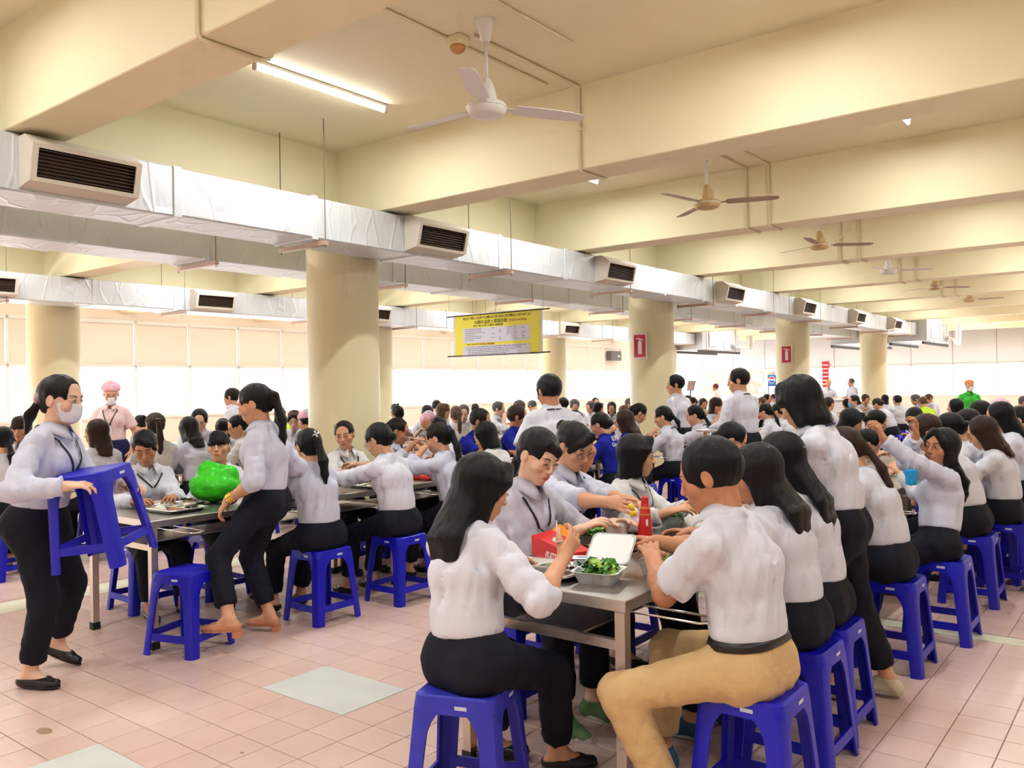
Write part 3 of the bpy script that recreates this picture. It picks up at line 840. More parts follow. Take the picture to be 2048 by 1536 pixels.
    # ---------------------------------------------------------------- meshes
    def body_mesh(s, lod, skin, bare='fore', face=True):
        L = LOD[lod]; parts = []
        full = Field(L['body']).add(s.p_torso(), -.012)
        for sd in (1, -1):
            full.add(s.p_arm(sd, 'u'), -.008).add(s.p_leg(sd), -.012).add(s.p_foot(sd), -.006)
        parts.append(full.surf())
        hd = Field(L['head']).add(s.p_torso()[2:5], -.006).add(s.p_neck()).add(s.p_head(face))
        hb = (s.hc - .16, s.hc + .16); lo = np.minimum(hb[0], s.neck - V3(.09, .09, .06)); hi = np.maximum(hb[1], s.neck + V3(.09, .09, .02))
        v, q = hd.surf((lo, hi))
        loc = (v - s.hc) @ s.H / s.hs
        tint = np.zeros(len(v))
        if face:
            lx, ly, lz = loc[:, 0], loc[:, 1], loc[:, 2]
            e = (lx / .0225) ** 2 + ((lz + .062) / .0098) ** 2
            tint = np.clip(1.25 - e, 0, .8) * (ly > .07)
            tint = np.maximum(tint, .16 * np.exp(-(((np.abs(lx) - .040) / .018) ** 2 + ((lz + .03) / .018) ** 2)) * (ly > .03))
        parts.append((v, q)); tn = [np.zeros(len(parts[0][0])), tint]
        for sd in (1, -1):
            st = s.P.get('sleeve_r' if sd > 0 else 'sleeve_l', .3)
            arm = Field(L['arm']).add(s.p_arm(sd, 'u'), -.014 if st > 0 else -.004).add(s.p_arm(sd, 'l'), -.004 if st > .5 else 0.0)
            if st < .95:
                box = None
                v, q = arm.surf(); parts.append((v, q)); tn.append(np.zeros(len(v)))
            hf = Field(L['hand']).add(s.p_arm(sd, 'l')[1:]).add(s.p_hand(sd))
            c = s.wri[sd]; v, q = hf.surf((c - .17, c + .17)); parts.append((v, q)); tn.append(np.zeros(len(v)))
        for sd in (1, -1):
            ft = Field(.012 if lod != 'far' else .018).add(s.p_leg(sd)[2:3]).add(s.p_foot(sd))
            v, q = ft.surf(); parts.append((v, q)); tn.append(np.zeros(len(v)))
        V, Q = join_np(parts)
        return np_mesh('person', V, Q, skin, np.concatenate(tn))
    def shirt_field(s, lod, sl=(.3, .3), seed=1, loose=.0125, folds=.0062):
        L = LOD[lod]
        f = Field(L['shirt']).add(s.p_torso(), loose)
        # bloused cloth over the waistband
        z = s.P['size']; up = unit(s.waist - s.pel)
        f.add([Prim(s.pel + up * .118 * z, s.pel + up * .15 * z, (.128 if not s.P['male'] else .148) * z * s.P['fat'], .122 * z * s.P['fat'], .106 * z * s.P['fat'], .102 * z * s.P['fat'], side=s.hipS, k=.04)], loose * .8)
        for sd, t in ((1, sl[0]), (-1, sl[1])):
            U = Prim(s.sh[sd], s.elb[sd], .043 * z * (1.1 if s.P['male'] else 1), .045 * z, k=.04)
            if t <= 0:                      # short sleeve: t = -fraction of the upper arm
                fr = 1 + t; e = s.sh[sd] + (s.elb[sd] - s.sh[sd]) * fr
                f.add([Prim(s.sh[sd], s.elb[sd], .046 * z * (1.1 if s.P['male'] else 1), .058 * z, k=.04)], loose * .7, None, [(e, s.elb[sd] - s.sh[sd])])
            else:
                e = s.elb[sd] + (s.wri[sd] - s.elb[sd]) * t
                f.add([U], loose * .8, None, [(s.elb[sd] + (s.elb[sd] - s.sh[sd]) * .12, s.elb[sd] - s.sh[sd])], (s.elb[sd] - s.sh[sd], .07, .0026))
                f.add([Prim(s.elb[sd], s.wri[sd], .045 * z, (.034 if t > .6 else .044) * z, k=.03)], loose * .5, None, [(e, s.wri[sd] - s.elb[sd])], (s.wri[sd] - s.elb[sd], .045, .0034))
        f.waves(folds, 5, .075, .19, seed, (1, 1, .55), True); f.fade = (s.pel + up * .10 * z, up, .10)
        # neck opening, hem
        f.cut(s.pel + up * .084 * z, -up)
        f.add([Prim(s.neck - s.upC * .015 + s.fwd * .008, s.hp(0, .0, -.02), .05, .062, k=.008, op='-')])
        return f
    def trouser_field(s, lod, seed=2, hem=.06, loose=.008):
        L = LOD[lod]; z = s.P['size']; up = unit(s.waist - s.pel)
        f = Field(L['leg']).add(s.p_torso()[:2], .020)
        for sd in (1, -1):
            K, A, Hj = s.knee[sd], s.ank[sd], s.hj[sd]
            e = A + (K - A) * hem / .385
            pr = s.p_leg(sd)
            f.add([pr[0]] + pr[3:], loose)
            f.add([Prim(K, A, .062 * z, .054 * z, k=.03)], loose * .6, None, [(e, A - K)])
        f.waves(.0042, 5, .08, .19, seed, (1, 1, 1), True); f.fade = (s.pel + up * .06 * z, -up, .10)
        f.cut(s.pel + up * .098 * z, up)
        return f

def place(me, name, root): return mobj(name, me, root)

def collar_mesh(s, m, open_front=.55, lay=1.0):
    """shirt collar: a band around the neck folded outwards, pointed in front"""
    mb = MB(); z = s.P['size']; c = s.neck + s.upC * (.022 if s.P['male'] else .014); n = 26; rings = []
    ax = unit(s.upC * .9 - s.fwd * .22)
    F = unit(s.fwd - ax * s.fwd.dot(ax)); S = np.cross(F, ax)
    r0 = (.060 if s.P['male'] else .053)
    for i in range(n + 1):
        t = open_front * .5 + (2 * PI - open_front) * i / n
        di = F * math.cos(t) + S * math.sin(t)
        fr = max(0, math.cos(t)); pt = fr ** 3
        ra = r0 + .004 * fr
        base = c + F * .010
        dr = -.022 * fr
        a = base + di * ra + ax * (-.02 + dr); b = base + di * (ra + .001) + ax * (.028 + dr); e = base + di * (ra + .020 + .012 * lay + .012 * pt) + ax * (-.020 + dr - .028 * pt)
        th = .003
        rings.append([a, b, e, e + ax * th + di * th, b + ax * th * 1.3, a + di * th * .2 - ax * .001])
    mb.smooth = True
    mb.loft([[tuple(p) for p in r] for r in rings], cap=True)
    return mb.mesh('collar', m)

def ribbon(mb, pts, nrm, w, t=.0016):
    rings = []
    for i, p in enumerate(pts):
        d = unit(np.asarray(pts[min(i + 1, len(pts) - 1)]) - np.asarray(pts[max(i - 1, 0)])); n = unit(np.asarray(nrm[i])); sd = unit(np.cross(d, n))
        rings.append([tuple(p + sd * w / 2 + n * t), tuple(p - sd * w / 2 + n * t), tuple(p - sd * w / 2 - n * t), tuple(p + sd * w / 2 - n * t)])
    mb.loft(rings)

def lanyard(s, fld, root, m, front=True, length=.20, badge=True, width=.011):
    """a neck strap laid over the shirt: back of the neck, over the shoulders, down to the breastbone"""
    mb = MB(); bottom = s.chest + s.upC * (.17 - length) + s.fwd * .12
    def surf(p, d):
        q = fld.march(p, d, 30, .014); return q
    ends = []
    for sd in (1, -1):
        pts, nr = [], []
        a0 = s.neck - s.fwd * .062 + s.upC * .02
        ctrl = [s.neck - s.fwd * .094 + s.shS * sd * .004 - s.upC * .004, s.neck - s.fwd * .070 + s.shS * sd * .058 - s.upC * .004, s.neck + s.shS * sd * .086 - s.upC * .010 + s.fwd * .006]
        for c in ctrl:
            pts.append(c); nr.append(unit(c - (s.neck - s.upC * .04)))
        if front:
            st = s.neck + s.shS * sd * .080 + s.fwd * .03 - s.upC * .03
            for i in range(9):
                t = i / 8
                g = st * (1 - t) + (bottom + s.shS * sd * .004) * t
                g = g + s.fwd * .1
                q = surf(g, -s.fwd); pts.append(q); nr.append(s.fwd)
            ends.append(pts[-1])
        ribbon(mb, pts, nr, width)
    o = mb.build('lanyard', m, root)
    if front and badge and ends:
        e = (ends[0] + ends[1]) / 2
        b = MB(); q = surf(e - s.upC * .05 + s.fwd * .1, -s.fwd)
        M = Matrix([[*s.shS], [*s.fwd], [*s.upC]]).transposed().to_4x4(); M.translation = Vector(q + s.fwd * .006)
        b.bbox(-.030, .030, -.0015, .0015, -.045, .045, .001, M); b.build('badge', m_badge, o)
        c = MB(); ribbon(c, [e + s.upC * .005, e - s.upC * .02 + s.fwd * .004], [s.fwd, s.fwd], .012); c.build('clip', m_lan, o)
    return o

def eyes(s, hf, root, look_down=0.0, brow=True):
    q = s.hs; X, Yv, Z = s.H @ V3(1, 0, 0), s.H @ V3(0, 1, 0), s.H @ V3(0, 0, 1)
    for sd in (1, -1):
        c = s.hp(sd * .0315, .0, .0015)
        p = hf.march(s.hp(sd * .0315, .14, .0015), -Yv)
        mb = MB(); mb.smooth = True
        op = .0046 * (1 - .55 * look_down)
        n = 14
        cen = p - Yv * .0035 * q
        # almond shaped eyeball front
        rings = []
        for j, (rr, dy) in enumerate(((1, .0), (.75, .0028), (.4, .0045), (.05, .0050))):
            rings.append([tuple(cen + (X * math.cos(2 * PI * i / n) * .0138 * rr + Z * (math.sin(2 * PI * i / n) * op * rr * (1 if abs(math.cos(2 * PI * i / n)) < .9 else .8) - .001 * look_down)) * q + Yv * (dy * q + .0022)) for i in range(n)])
        mb.loft(rings, True)
        eo = mb.build('eye', m_eye, root)
        ir = MB(); ir.smooth = True
        ic = cen - Z * .0018 * look_down * q
        ir.loft([[tuple(ic + (X * math.cos(2 * PI * i / n) * r + Z * math.sin(2 * PI * i / n) * min(r, op * .92)) * q + Yv * (.0064 * q + .0012)) for i in range(n)] for r in (.0058, .002)], True)
        ir.build('iris', m_iris, eo)
        ls = MB(); ls.smooth = True
        arc = []
        for i in range(8):
            t = PI * (i / 7); arc.append(tuple(cen + (X * math.cos(t) * .0148 * sd + Z * (math.sin(t) * (op + .0012) + .0004)) * q + Yv * (.0052 * math.sin(t) * q + .0030)))
        ls.tube(arc, [.0007, .0012, .0014, .0014, .0014, .0014, .0012, .0007], 5)
        ls.build('eyelashes', m_brow, eo)
        if brow:
            bw = MB(); bw.smooth = True; pts = []
            for i in range(6):
                t = i / 5; x = sd * (.013 + .037 * t); zz = .0205 + .006 * math.sin(t * 2.3)
                pts.append(tuple(hf.march(s.hp(x, .14, zz), -Yv) + Yv * .0002))
            bw.tube(pts, [.0016, .0026, .0027, .0024, .0018, .0009], 6)
            bw.build('eyebrow', m_brow, root)

def glasses(s, hf, root, m=None, up=False):
    m = m or m_frame_k
    q = s.hs; X, Yv, Z = s.H @ V3(1, 0, 0), s.H @ V3(0, 1, 0), s.H @ V3(0, 0, 1)
    mb = MB(); mb.smooth = True
    y0, z0 = (.103, -.002) if not up else (.062, .098)
    til = 0 if not up else 1
    for sd in (1, -1):
        ring = []
        for i in range(17):
            t = 2 * PI * i / 16; cx = sd * .033 + .0235 * math.copysign(abs(math.cos(t)) ** .8, math.cos(t)); cz = .0175 * math.copysign(abs(math.sin(t)) ** .8, math.sin(t))
            ring.append(tuple(s.hp(cx, y0 - .01 * (abs(cx) / .05) ** 2 + (-.02 * cz / .0175 if up else 0), z0 + cz * (.5 if up else 1))))
        mb.tube(ring, .0012, 5)
        mb.tube([tuple(s.hp(sd * .056, y0 - .012, z0 + .006)), tuple(s.hp(sd * .077, .03 if not up else 0, z0 + .008 - (.02 if up else 0))), tuple(s.hp(sd * .079, -.02, z0 + .002 - (.045 if up else 0)))], .0012, 5)
    mb.tube([tuple(s.hp(-.01, y0, z0 + .004)), tuple(s.hp(0, y0 + .002, z0 + .006)), tuple(s.hp(.01, y0, z0 + .004))], .0012, 5)
    return mb.build('glasses', m, root)

def face_mask(s, lod, root, m, side_ties=True):
    f = Field(LOD[lod]['head'] * 1.1).add(s.p_head(True)[:4], .006)
    q = s.hs
    f.add([Prim(s.hp(0, .085, -.03), s.hp(0, .082, -.06), .020 * q, .022 * q, k=.03)], .006)
    up = s.H @ V3(0, 0, 1); fw = s.H @ V3(0, 1, 0)
    f.cut(s.hp(0, .1, -.010), up * .97 + fw * -.02); f.cut(s.hp(0, 0, -.101), -up); f.cut(s.hp(0, .030, -.05), -fw + up * -.1)
    v, qd = f.surf()
    o = mobj('face_mask', np_mesh('face_mask', v, qd, m), root)
    for sd in (1, -1):
        mb = MB(); mb.tube([tuple(s.hp(sd * .056, .034, -.02)), tuple(s.hp(sd * .0745, .005, .0)), tuple(s.hp(sd * .076, -.016, -.004)), tuple(s.hp(sd * .058, .034, -.07))], .0012, 5)
        mb.build('ear_loop', m_white, o)
    return o

def hair(s, style, lod, root, m, seed=3, tail=None, extra=None, bangs=None, part_name='hair', slick=0.0):
    q = s.hs; X, U = s.H @ V3(1, 0, 0), s.H @ V3(0, 0, 1); P = s.hp
    def el(x, y, z, rx, ry, rz, k=.02, op='+'):
        return Prim(P(x, y, z), P(x, y, z), rx * q, rx * q, ry * q, ry * q, side=X, k=k, c=rz * q, op=op, axis=U)
    def cp(a, b, a0, a1, b0=None, b1=None, k=.02, op='+'):
        return Prim(P(*a), P(*b), a0 * q, a1 * q, None if b0 is None else b0 * q, None if b1 is None else b1 * q, side=X, k=k, op=op)
    f = Field(LOD[lod]['hair'])
    vol = {'short': .013, 'bob': .010, 'long': .011}.get(style, .0105) + (-.002 * slick)
    cap = [el(0, -.014, .026, .0725 + vol, .091 + vol, .083 + vol)]
    male_cut = style == 'short'
    f.add(cap)
    if style in ('bob', 'long'):
        dn = -.115 if style == 'bob' else -.15
        f.add([cp((0, -.03, .02), (0, -.040, dn), .080, .074, .066, .054, k=.03)])
        for sd in (1, -1):
            f.add([cp((sd * .062, .010, .03), (sd * .066, .010, dn + .01), .021, .017, .036, .032, k=.02)])
    elif style != 'short':
        f.add([cp((0, -.045, .0), (0, -.05, -.055), .064, .045, .05, .038, k=.03)])
    # face opening
    if style == 'short':
        f.add([cp((0, .108, .062), (0, .115, -.15), .060, .066, .060, .068, k=.012, op='-'), el(0, .075, -.095, .12, .080, .080, .012, '-'), el(0, -.05, -.135, .12, .11, .070, .02, '-')])
        for sd in (1, -1): f.add([el(sd * .085, .0, -.012, .016, .024, .034, .006, '-')])
    elif style in ('bob', 'long'):
        f.add([cp((0, .112, .058), (0, .110, -.2), .055, .050, .072, .075, k=.014, op='-')])
    else:
        f.add([cp((0, .114, .046), (0, .120, -.15), .060, .084, .068, .086, k=.012, op='-'), el(.078, .048, -.035, .03, .045, .055, .01, '-'), el(-.078, .048, -.035, .03, .045, .055, .01, '-'), el(0, .080, -.100, .13, .094, .096, .012, '-'), el(0, -.04, -.15, .12, .11, .075, .02, '-')])
        for sd in (1, -1): f.add([el(sd * .086, .0, -.010, .016, .022, .032, .006, '-')])
    if bangs == 'full':
        f.add([cp((0, .036, .075), (0, .056, .030), .060, .066, .046, .042, k=.012)])
    elif bangs == 'part':
        for sd in (1, -1):
            f.add([cp((sd * .012, .066, .090), (sd * .054, .062, .037), .024, .022, .024, .020, k=.014), cp((sd * .052, .062, .040), (sd * .071, .036, -.02), .018, .012, .018, .014, k=.012)])
    elif bangs in ('left', 'right'):
        sd = 1 if bangs == 'right' else -1
        f.add([cp((-sd * .03, .062, .082), (sd * .03, .070, .048), .026, .026, .021, .017, k=.014), cp((sd * .03, .070, .048), (sd * .066, .040, -.005), .022, .012, .016, .013, k=.014)])
    if style == 'bun':
        f.add([el(0, -.118, .045, .034, .030, .032, .010)])
    if style == 'lowbun':
        f.add([el(0, -.105, -.035, .040, .034, .034, .010)])
    if style == 'topbun':
        f.add([el(0, -.085, .090, .030, .030, .028, .008)])
    if tail:
        # list of (x,y,z,rx,ry) in the figure's frame
        for i in range(len(tail) - 1):
            a, b = tail[i], tail[i + 1]
            f.add([Prim(a[:3], b[:3], a[3], b[3], a[4], b[4], side=s.shS, k=.02)])
    if extra:
        f.add(extra)
    f.waves(.0007, 6, .018, .05, seed, (1, 1, .12))
    v, qd = f.surf()
    return mobj(part_name, np_mesh(part_name, v, qd, m), root)

def shoes(s, root, m, lod='mid', style='flat', sole=None, names=('shoe',)):
    for sd in (1, -1):
        f = Field(.0065 if lod == 'hero' else .009 if lod == 'mid' else .014)
        A = s.ank[sd]; d = s.foot_dir(sd); up = unit(V3(0, 0, 1) - d * d[2]); si = np.cross(d, up)
        f.add(s.p_foot(sd), .006)
        z = s.P['size'] * (1.08 if s.P['male'] else 1)
        if style == 'flat':
            f.cut(A - up * .030 * z, unit(up - d * .06))
            f.add([Prim(A + d * .015 - up * .02, A + d * .045 - up * .035, .030, .028, k=.006, op='-')])
        elif style == 'heel':
            f.cut(A - up * .026 * z, unit(up - d * .06))
        else:
            f.cut(A + up * .004 * z, up)
        v, q = f.surf()
        o = mobj('shoe', np_mesh('shoe', v, q, m), root)
        sm = MB(); n = 14; r0, r1 = [], []
        L0, L1 = -.062 * z, .170 * z
        for i in range(n):
            t = 2 * PI * i / n; y = (L0 + L1) / 2 + (L1 - L0) / 2 * math.cos(t); w = (.036 + .006 * (math.cos(t))) * math.sin(t) * z
            r0.append(tuple(A + d * y + si * w - up * .075 * z)); r1.append(tuple(A + d * y + si * w - up * (.066 if style != 'trainer' else .055) * z))
        sm.loft([r0, r1]); sm.build('sole', sole or m, o)
        if style == 'heel':
            h = MB(); c = A - d * .045 * z - up * .07 * z
            h.loft([[tuple(c + si * a * .022 + d * b * .022 - up * e) for a, b in ((-1, -1), (1, -1), (1, 1), (-1, 1))] for e in (.04, 0)]); h.build('heel', m, o)
# ================================================================== STOOLS AND TABLES
m_stool = mat('blue_plastic', srgb(14, 16, 186), 0.38, bump=0.04, bscale=120, spec=0.5)
m_stool_old = mat('worn_blue_plastic', srgb(48, 50, 182), 0.5, vary=0.12, vscale=14, bump=.06, bscale=120)
m_steel = mat('stainless_steel', srgb(196, 192, 186), 0.3, metal=0.9, bump=0.02, bscale=12, stretch=(1, 14, 1))
m_steel_leg = mat('steel_leg', srgb(206, 192, 178), 0.34, metal=0.8)
m_rubber = mat('black_rubber', srgb(30, 30, 30), 0.7)
m_rod = mat('bright_rod', srgb(214, 212, 210), 0.2, metal=1.0)
m_sticker = mat('stool_sticker', srgb(206, 214, 232), 0.4)
SH = .465
def _hs(z): return .146 + .040 * (1 - z / SH)
def stool_parts():
    seat = MB(); seat.smooth = True
    def ring(h, z, r, dip=0.0):
        pts = []
        for cx, cy, a0 in ((1, 1, 0), (-1, 1, 90), (-1, -1, 180), (1, -1, 270)):
            for k in range(5):
                a = math.radians(a0 + 22.5 * k)
                pts.append((cx * (h - r) + r * math.cos(a), cy * (h - r) + r * math.sin(a), z))
        return pts
    seat.loft([ring(.040, SH - .004, .03), ring(.118, SH - .004, .03), ring(.137, SH, .032), ring(.145, SH - .006, .034), ring(_hs(.40) + .001, .405, .036), ring(_hs(.40) - .004, .405, .034), ring(.134, SH - .012, .03), ring(.05, SH - .012, .03)], cap=True)
    seat_me = seat.mesh('seat', m_stool); smooth_angle(seat_me, 40)
    # one corner leg: an angle section that widens into the arch under the seat
    leg = MB(); leg.smooth = True; rings = []
    for z in (.42, .405, .39, .37, .34, .28, .18, .08, 0.0):
        h = _hs(z); w = .056 + .012 * z / SH + .045 * max(0, (z - .33) / .09) ** 2; t = .010; c = .026
        rings.append([(h - c, h, z), (h - c * .3, h - c * .3 + c * .0, z), (h, h - c, z), (h, h - w, z), (h - t, h - w, z), (h - t, h - c - .004, z), (h - c - .004, h - t, z), (h - w, h - t, z), (h - w, h, z)])
    leg.loft(rings, cap=True)
    leg_me = leg.mesh('leg', m_stool); smooth_angle(leg_me, 40)
    h1, h2 = _hs(.085), _hs(.125)
    rail = MB().add([(-h1 + .03, h1 - .012, .085), (h1 - .03, h1 - .012, .085), (h1 - .03, h1 - .001, .085), (-h1 + .03, h1 - .001, .085),
                     (-h2 + .03, h2 - .012, .125), (h2 - .03, h2 - .012, .125), (h2 - .03, h2 - .001, .125), (-h2 + .03, h2 - .001, .125)],
                    [(3, 2, 1, 0), (4, 5, 6, 7), (0, 1, 5, 4), (1, 2, 6, 5), (2, 3, 7, 6), (3, 0, 4, 7)])
    rail_me = rail.mesh('stretcher', m_stool)
    st = MB().bbox(-.022, .022, -.0008, .0008, -.007, .007, .0006).mesh('sticker', m_sticker)
    return seat_me, leg_me, rail_me, st
ST = stool_parts()
def stool(x, y, rz, label, worn=False, sticker=True, rot=None, z=0.0, group='blue plastic stools'):
    t = empty('plastic_stool', (x, y, z), rz, label, 'stool', group)
    if rot is not None: t.rotation_euler = rot
    parts = [mobj('seat', ST[0], t)]
    for k in range(4):
        parts.append(mobj('leg', ST[1], t, None, (0, 0, k * PI / 2)))
        parts.append(mobj('stretcher', ST[2], t, None, (0, 0, k * PI / 2)))
    if sticker:
        for k in (2, 3):
            o = mobj('sticker', ST[3], t); o.matrix_local = Matrix.Rotation(k * PI / 2, 4, 'Z') @ Matrix.Translation((-.03, _hs(.43) + .0006, .430)) @ Matrix.Rotation(-.086, 4, 'X')
    if worn:
        for p in parts:
            p.material_slots[0].link = 'OBJECT'; p.material_slots[0].material = m_stool_old
    return t

TZ, TWH = .752, .385
def table(xc, y0, L, label, hooks=True):
    t = empty('steel_table', (xc, y0 + L / 2, 0), 0, label, 'table', 'long steel canteen tables')
    h = L / 2
    MB().bbox(-TWH, TWH, -h, h, TZ - .042, TZ, .003).build('tabletop', m_steel, t)
    for sx in (1, -1):
        for sy in (1, -1):
            x, y = sx * (TWH - .026), sy * (h - .026)
            lg = MB().box(x - .02, x + .02, y - .02, y + .02, 0.0, TZ - .042).build('leg', m_steel_leg, t)
            MB().box(x - .024, x + .024, y - .024, y + .024, 0.001, .045).build('foot_cap', m_rubber, lg)
    for sy in (1, -1):
        MB().box(-TWH + .046, TWH - .046, sy * (h - .026) - .012, sy * (h - .026) + .012, .572, .606).build('end_rail', m_steel_leg, t)
    MB().box(-.16, .16, -h + .04, h - .04, .586, .594).build('shelf', m_steel, t)
    if hooks:
        n = max(2, int(L / .62))
        for sx in (1, -1):
            for k in range(n):
                y = -h + .10 + k * (L - .2 - .09) / (n - 1)
                mb = MB(); mb.smooth = True
                xo = sx * (TWH + .26); xi = sx * (TWH - .10); z = .690
                mb.tube([(xi, y, z + .012), (xi, y, z), (xo - sx * .03, y, z), (xo, y + .025, z), (xo, y + .075, z), (xo - sx * .03, y + .10, z), (xi, y + .10, z), (xi, y + .10, z + .012)], .0045, 7)
                mb.build('stool_hook', m_rod, t)
    return t
ROWX = {1: -1.885, 2: -5.07, 3: -8.25, 4: -11.43, 5: -14.55}
# ================================================================== FIGURES ON THEIR PLACES
def fit(kw, hz):
    """choose the body size so that the crown of the head reaches height hz"""
    kw = dict(kw); z = kw.get('size', 1.0)
    for _ in range(5):
        kw['size'] = z; s = Fig(**kw)
        top = s.hp(0, -.01, .117)[2]
        z += (hz - top) / (.85 if kw.get('sit', True) else 1.5)
        z = min(max(z, .84), 1.16)
    kw['size'] = z
    return Fig(**kw)

def tail_pts(s, style):
    b = lambda x, y, z: s.hp(x, y, z)
    dn = V3(0, 0, -1); bk = -s.fwd * 1.0; bk[2] = 0
    back = lambda t, off: s.neck * (1 - t) + s.waist * t + (-s.fwd) * (.105 + off)      # a line down the back
    if style == 'pony':          # high tail, hangs to the shoulder blades
        a = b(0, -.105, .03); e = back(.45, .02); m = (a + e) / 2 + bk * .035
        return [(*a, .018, .018), (*(a + bk * .03 - V3(0, 0, .02)), .026, .024), (*m, .034, .026), (*(m * .4 + e * .6), .028, .020), (*e, .010, .008)]
    if style == 'lowpony':
        a = b(0, -.098, -.03); e = back(.5, .015); m = (a + e) / 2 + bk * .02
        return [(*a, .020, .018), (*m, .034, .022), (*(m * .35 + e * .65), .030, .018), (*e, .010, .007)]
    if style == 'shorttail':
        a = b(0, -.10, -.01); e = back(.16, .035); m = (a + e) / 2 + bk * .025
        return [(*a, .018, .018), (*m, .032, .024), (*e, .014, .010)]
    if style == 'longhair':
        a = b(0, -.06, -.07); e = back(.62, .012); m = back(.22, .014)
        return [(*a, .070, .045), (*m, .085, .026), (*(m * .4 + e * .6), .078, .020), (*e, .045, .012)]
    if style == 'mid2hair':
        a = b(0, -.05, -.06); e = back(.40, .010); m = back(.16, .012)
        return [(*a, .078, .05), (*m, .088, .030), (*e, .070, .014)]
    if style == 'midhair':
        a = b(0, -.05, -.06); e = back(.24, .012)
        return [(*a, .076, .05), (*(a * .45 + e * .55), .080, .030), (*e, .066, .016)]
    return None
HS = {'pony': ('tied', 'pony'), 'lowpony': ('tied', 'lowpony'), 'shorttail': ('tied', 'shorttail'), 'bun': ('bun', None), 'lowbun': ('lowbun', None), 'topbun': ('topbun', None), 'bob': ('bob', None),
      'long': ('long', 'longhair'), 'mid': ('long', 'midhair'), 'mid2': ('long', 'mid2hair'), 'short': ('short', None)}

def dress(s, root, lod, hairstyle='lowpony', hcol='black', bangs=None, shirt='white', sl=(.3, .3), trousers='navy', collar=True, lan=None, lanm=None, shoe=('flat', None), face=True, down=.4, seed=1, mask=None, glass=None, cap=None, belt=False, hem=.06, lan_len=.2, badge=True, slick=0, hair_obj=True):
    f = s.shirt_field(lod, sl, seed); v, q = f.surf(); v = relax(v, q, 1, .45)
    so = mobj('shirt', np_mesh('shirt', v, q, CL[shirt]), root)
    f2 = s.trouser_field(lod, seed + 1, hem); v, q = f2.surf(); v = relax(v, q)
    tr = mobj('trousers', np_mesh('trousers', v, q, CL[trousers]), root)
    if collar: mobj('collar', collar_mesh(s, CL[shirt]), so)
    hf = None
    if face and lod != 'far':
        hf = Field(.004).add(s.p_head(True)); eyes(s, hf, root, down, True)
    st, tl = HS[hairstyle]
    if hair_obj:
        hair(s, st, lod, root, HAIR[hcol], seed, tail_pts(s, tl) if tl else None, None, bangs, slick=slick)
    if lan: lanyard(s, f, root, lanm or m_lan, lan == 'front', lan_len, badge)
    shoes(s, root, shoe[1] or m_shoe_k, lod, shoe[0], m_sole if shoe[0] == 'trainer' else None)
    if mask is not None: face_mask(s, 'mid' if lod == 'far' else lod, root, mask)
    if glass: glasses(s, hf or Field(.004).add(s.p_head(True)), root, None, glass == 'up')
    if belt:
        up = unit(s.waist - s.pel); z = s.P['size']; fa = s.P['fat']
        mb = MB(); mb.smooth = True; rings = [[], [], [], []]
        fwd_ = unit(np.cross(up, s.hipS)); prof = []
        for i in range(36):
            di = s.hipS * math.cos(2 * PI * i / 36) + fwd_ * math.sin(2 * PI * i / 36)
            for r, (off, dz) in zip(rings, ((.0005, .066), (.005, .067), (.005, .094), (.0005, .096))):
                c0 = s.pel + up * dz * z
                pt = f2.march(c0 + di * .35, -di, 40, off)
                lim = 1 / math.sqrt((math.cos(2 * PI * i / 36) / (.150 * z * fa + .027)) ** 2 + (math.sin(2 * PI * i / 36) / (.104 * z * fa + .027)) ** 2)
                if np.linalg.norm(pt - c0) > lim + off: pt = c0 + di * (lim + off)
                r.append(tuple(pt))
        mb.loft(rings, cap=False)
        bo = mb.build('belt', m_belt, tr)
        fw = unit(np.cross(up, s.hipS)); c = f2.march(s.pel + up * .081 * z + fw * .35, -fw, 40, .009)
        M = Matrix([[*s.hipS], [*fw], [*up]]).transposed().to_4x4(); M.translation = Vector(c)
        MB().bbox(-.02, .02, -.003, .003, -.017, .017, .002, M).build('buckle', m_buckle, bo)
    return f, hf

def wpt(s, p):
    """a point of the figure's frame as a place in the room"""
    c, sn = math.cos(s.rz), math.sin(s.rz)
    return (c * p[0] - sn * p[1] + s.loc[0], sn * p[0] + c * p[1] + s.loc[1], p[2])

def hero(label, head, face, lod='hero', pose=None, skin='mid', group=None, seat_label=None, seat_rz=0.0, worn=False, seat=True, **kw):
    """a figure made for its place; head = where the crown is, face = heading in degrees (0 = +X)"""
    pose = dict(pose or {})
    sl = kw.get('sl', (.3, .3))
    world = {k: pose.pop(k + 'w') for k in ('rh', 'lh', 'rf', 'lf') if k + 'w' in pose}
    rz = math.radians(face - 90); c, sn = math.cos(rz), math.sin(rz)
    for _ in range(2):
        s = fit(pose, head[2])
        t = s.hp(0, -.01, .117)
        loc = (head[0] - (c * t[0] - sn * t[1]), head[1] - (sn * t[0] + c * t[1]), 0)
        for k, w in world.items():       # targets given as places in the room
            dx, dy = w[0] - loc[0], w[1] - loc[1]
            pose[k] = (c * dx + sn * dy, -sn * dx + c * dy, w[2])
    s.P['sleeve_r'], s.P['sleeve_l'] = sl
    s.loc, s.rz = loc, rz
    root = mobj('person', s.body_mesh(lod, SKIN[skin], face=True), None, loc, (0, 0, rz))
    tag(root, label, 'person', group)
    fld, hf = dress(s, root, lod, **kw)
    if s.P['sit'] and seat:
        hp = Vector((c * s.pel[0] - sn * (s.pel[1] - .01) + loc[0], sn * s.pel[0] + c * (s.pel[1] - .01) + loc[1], 0))
        stool(hp.x, hp.y, seat_rz, seat_label or ('blue stool under the ' + label), worn)
    return s, root, fld, hf

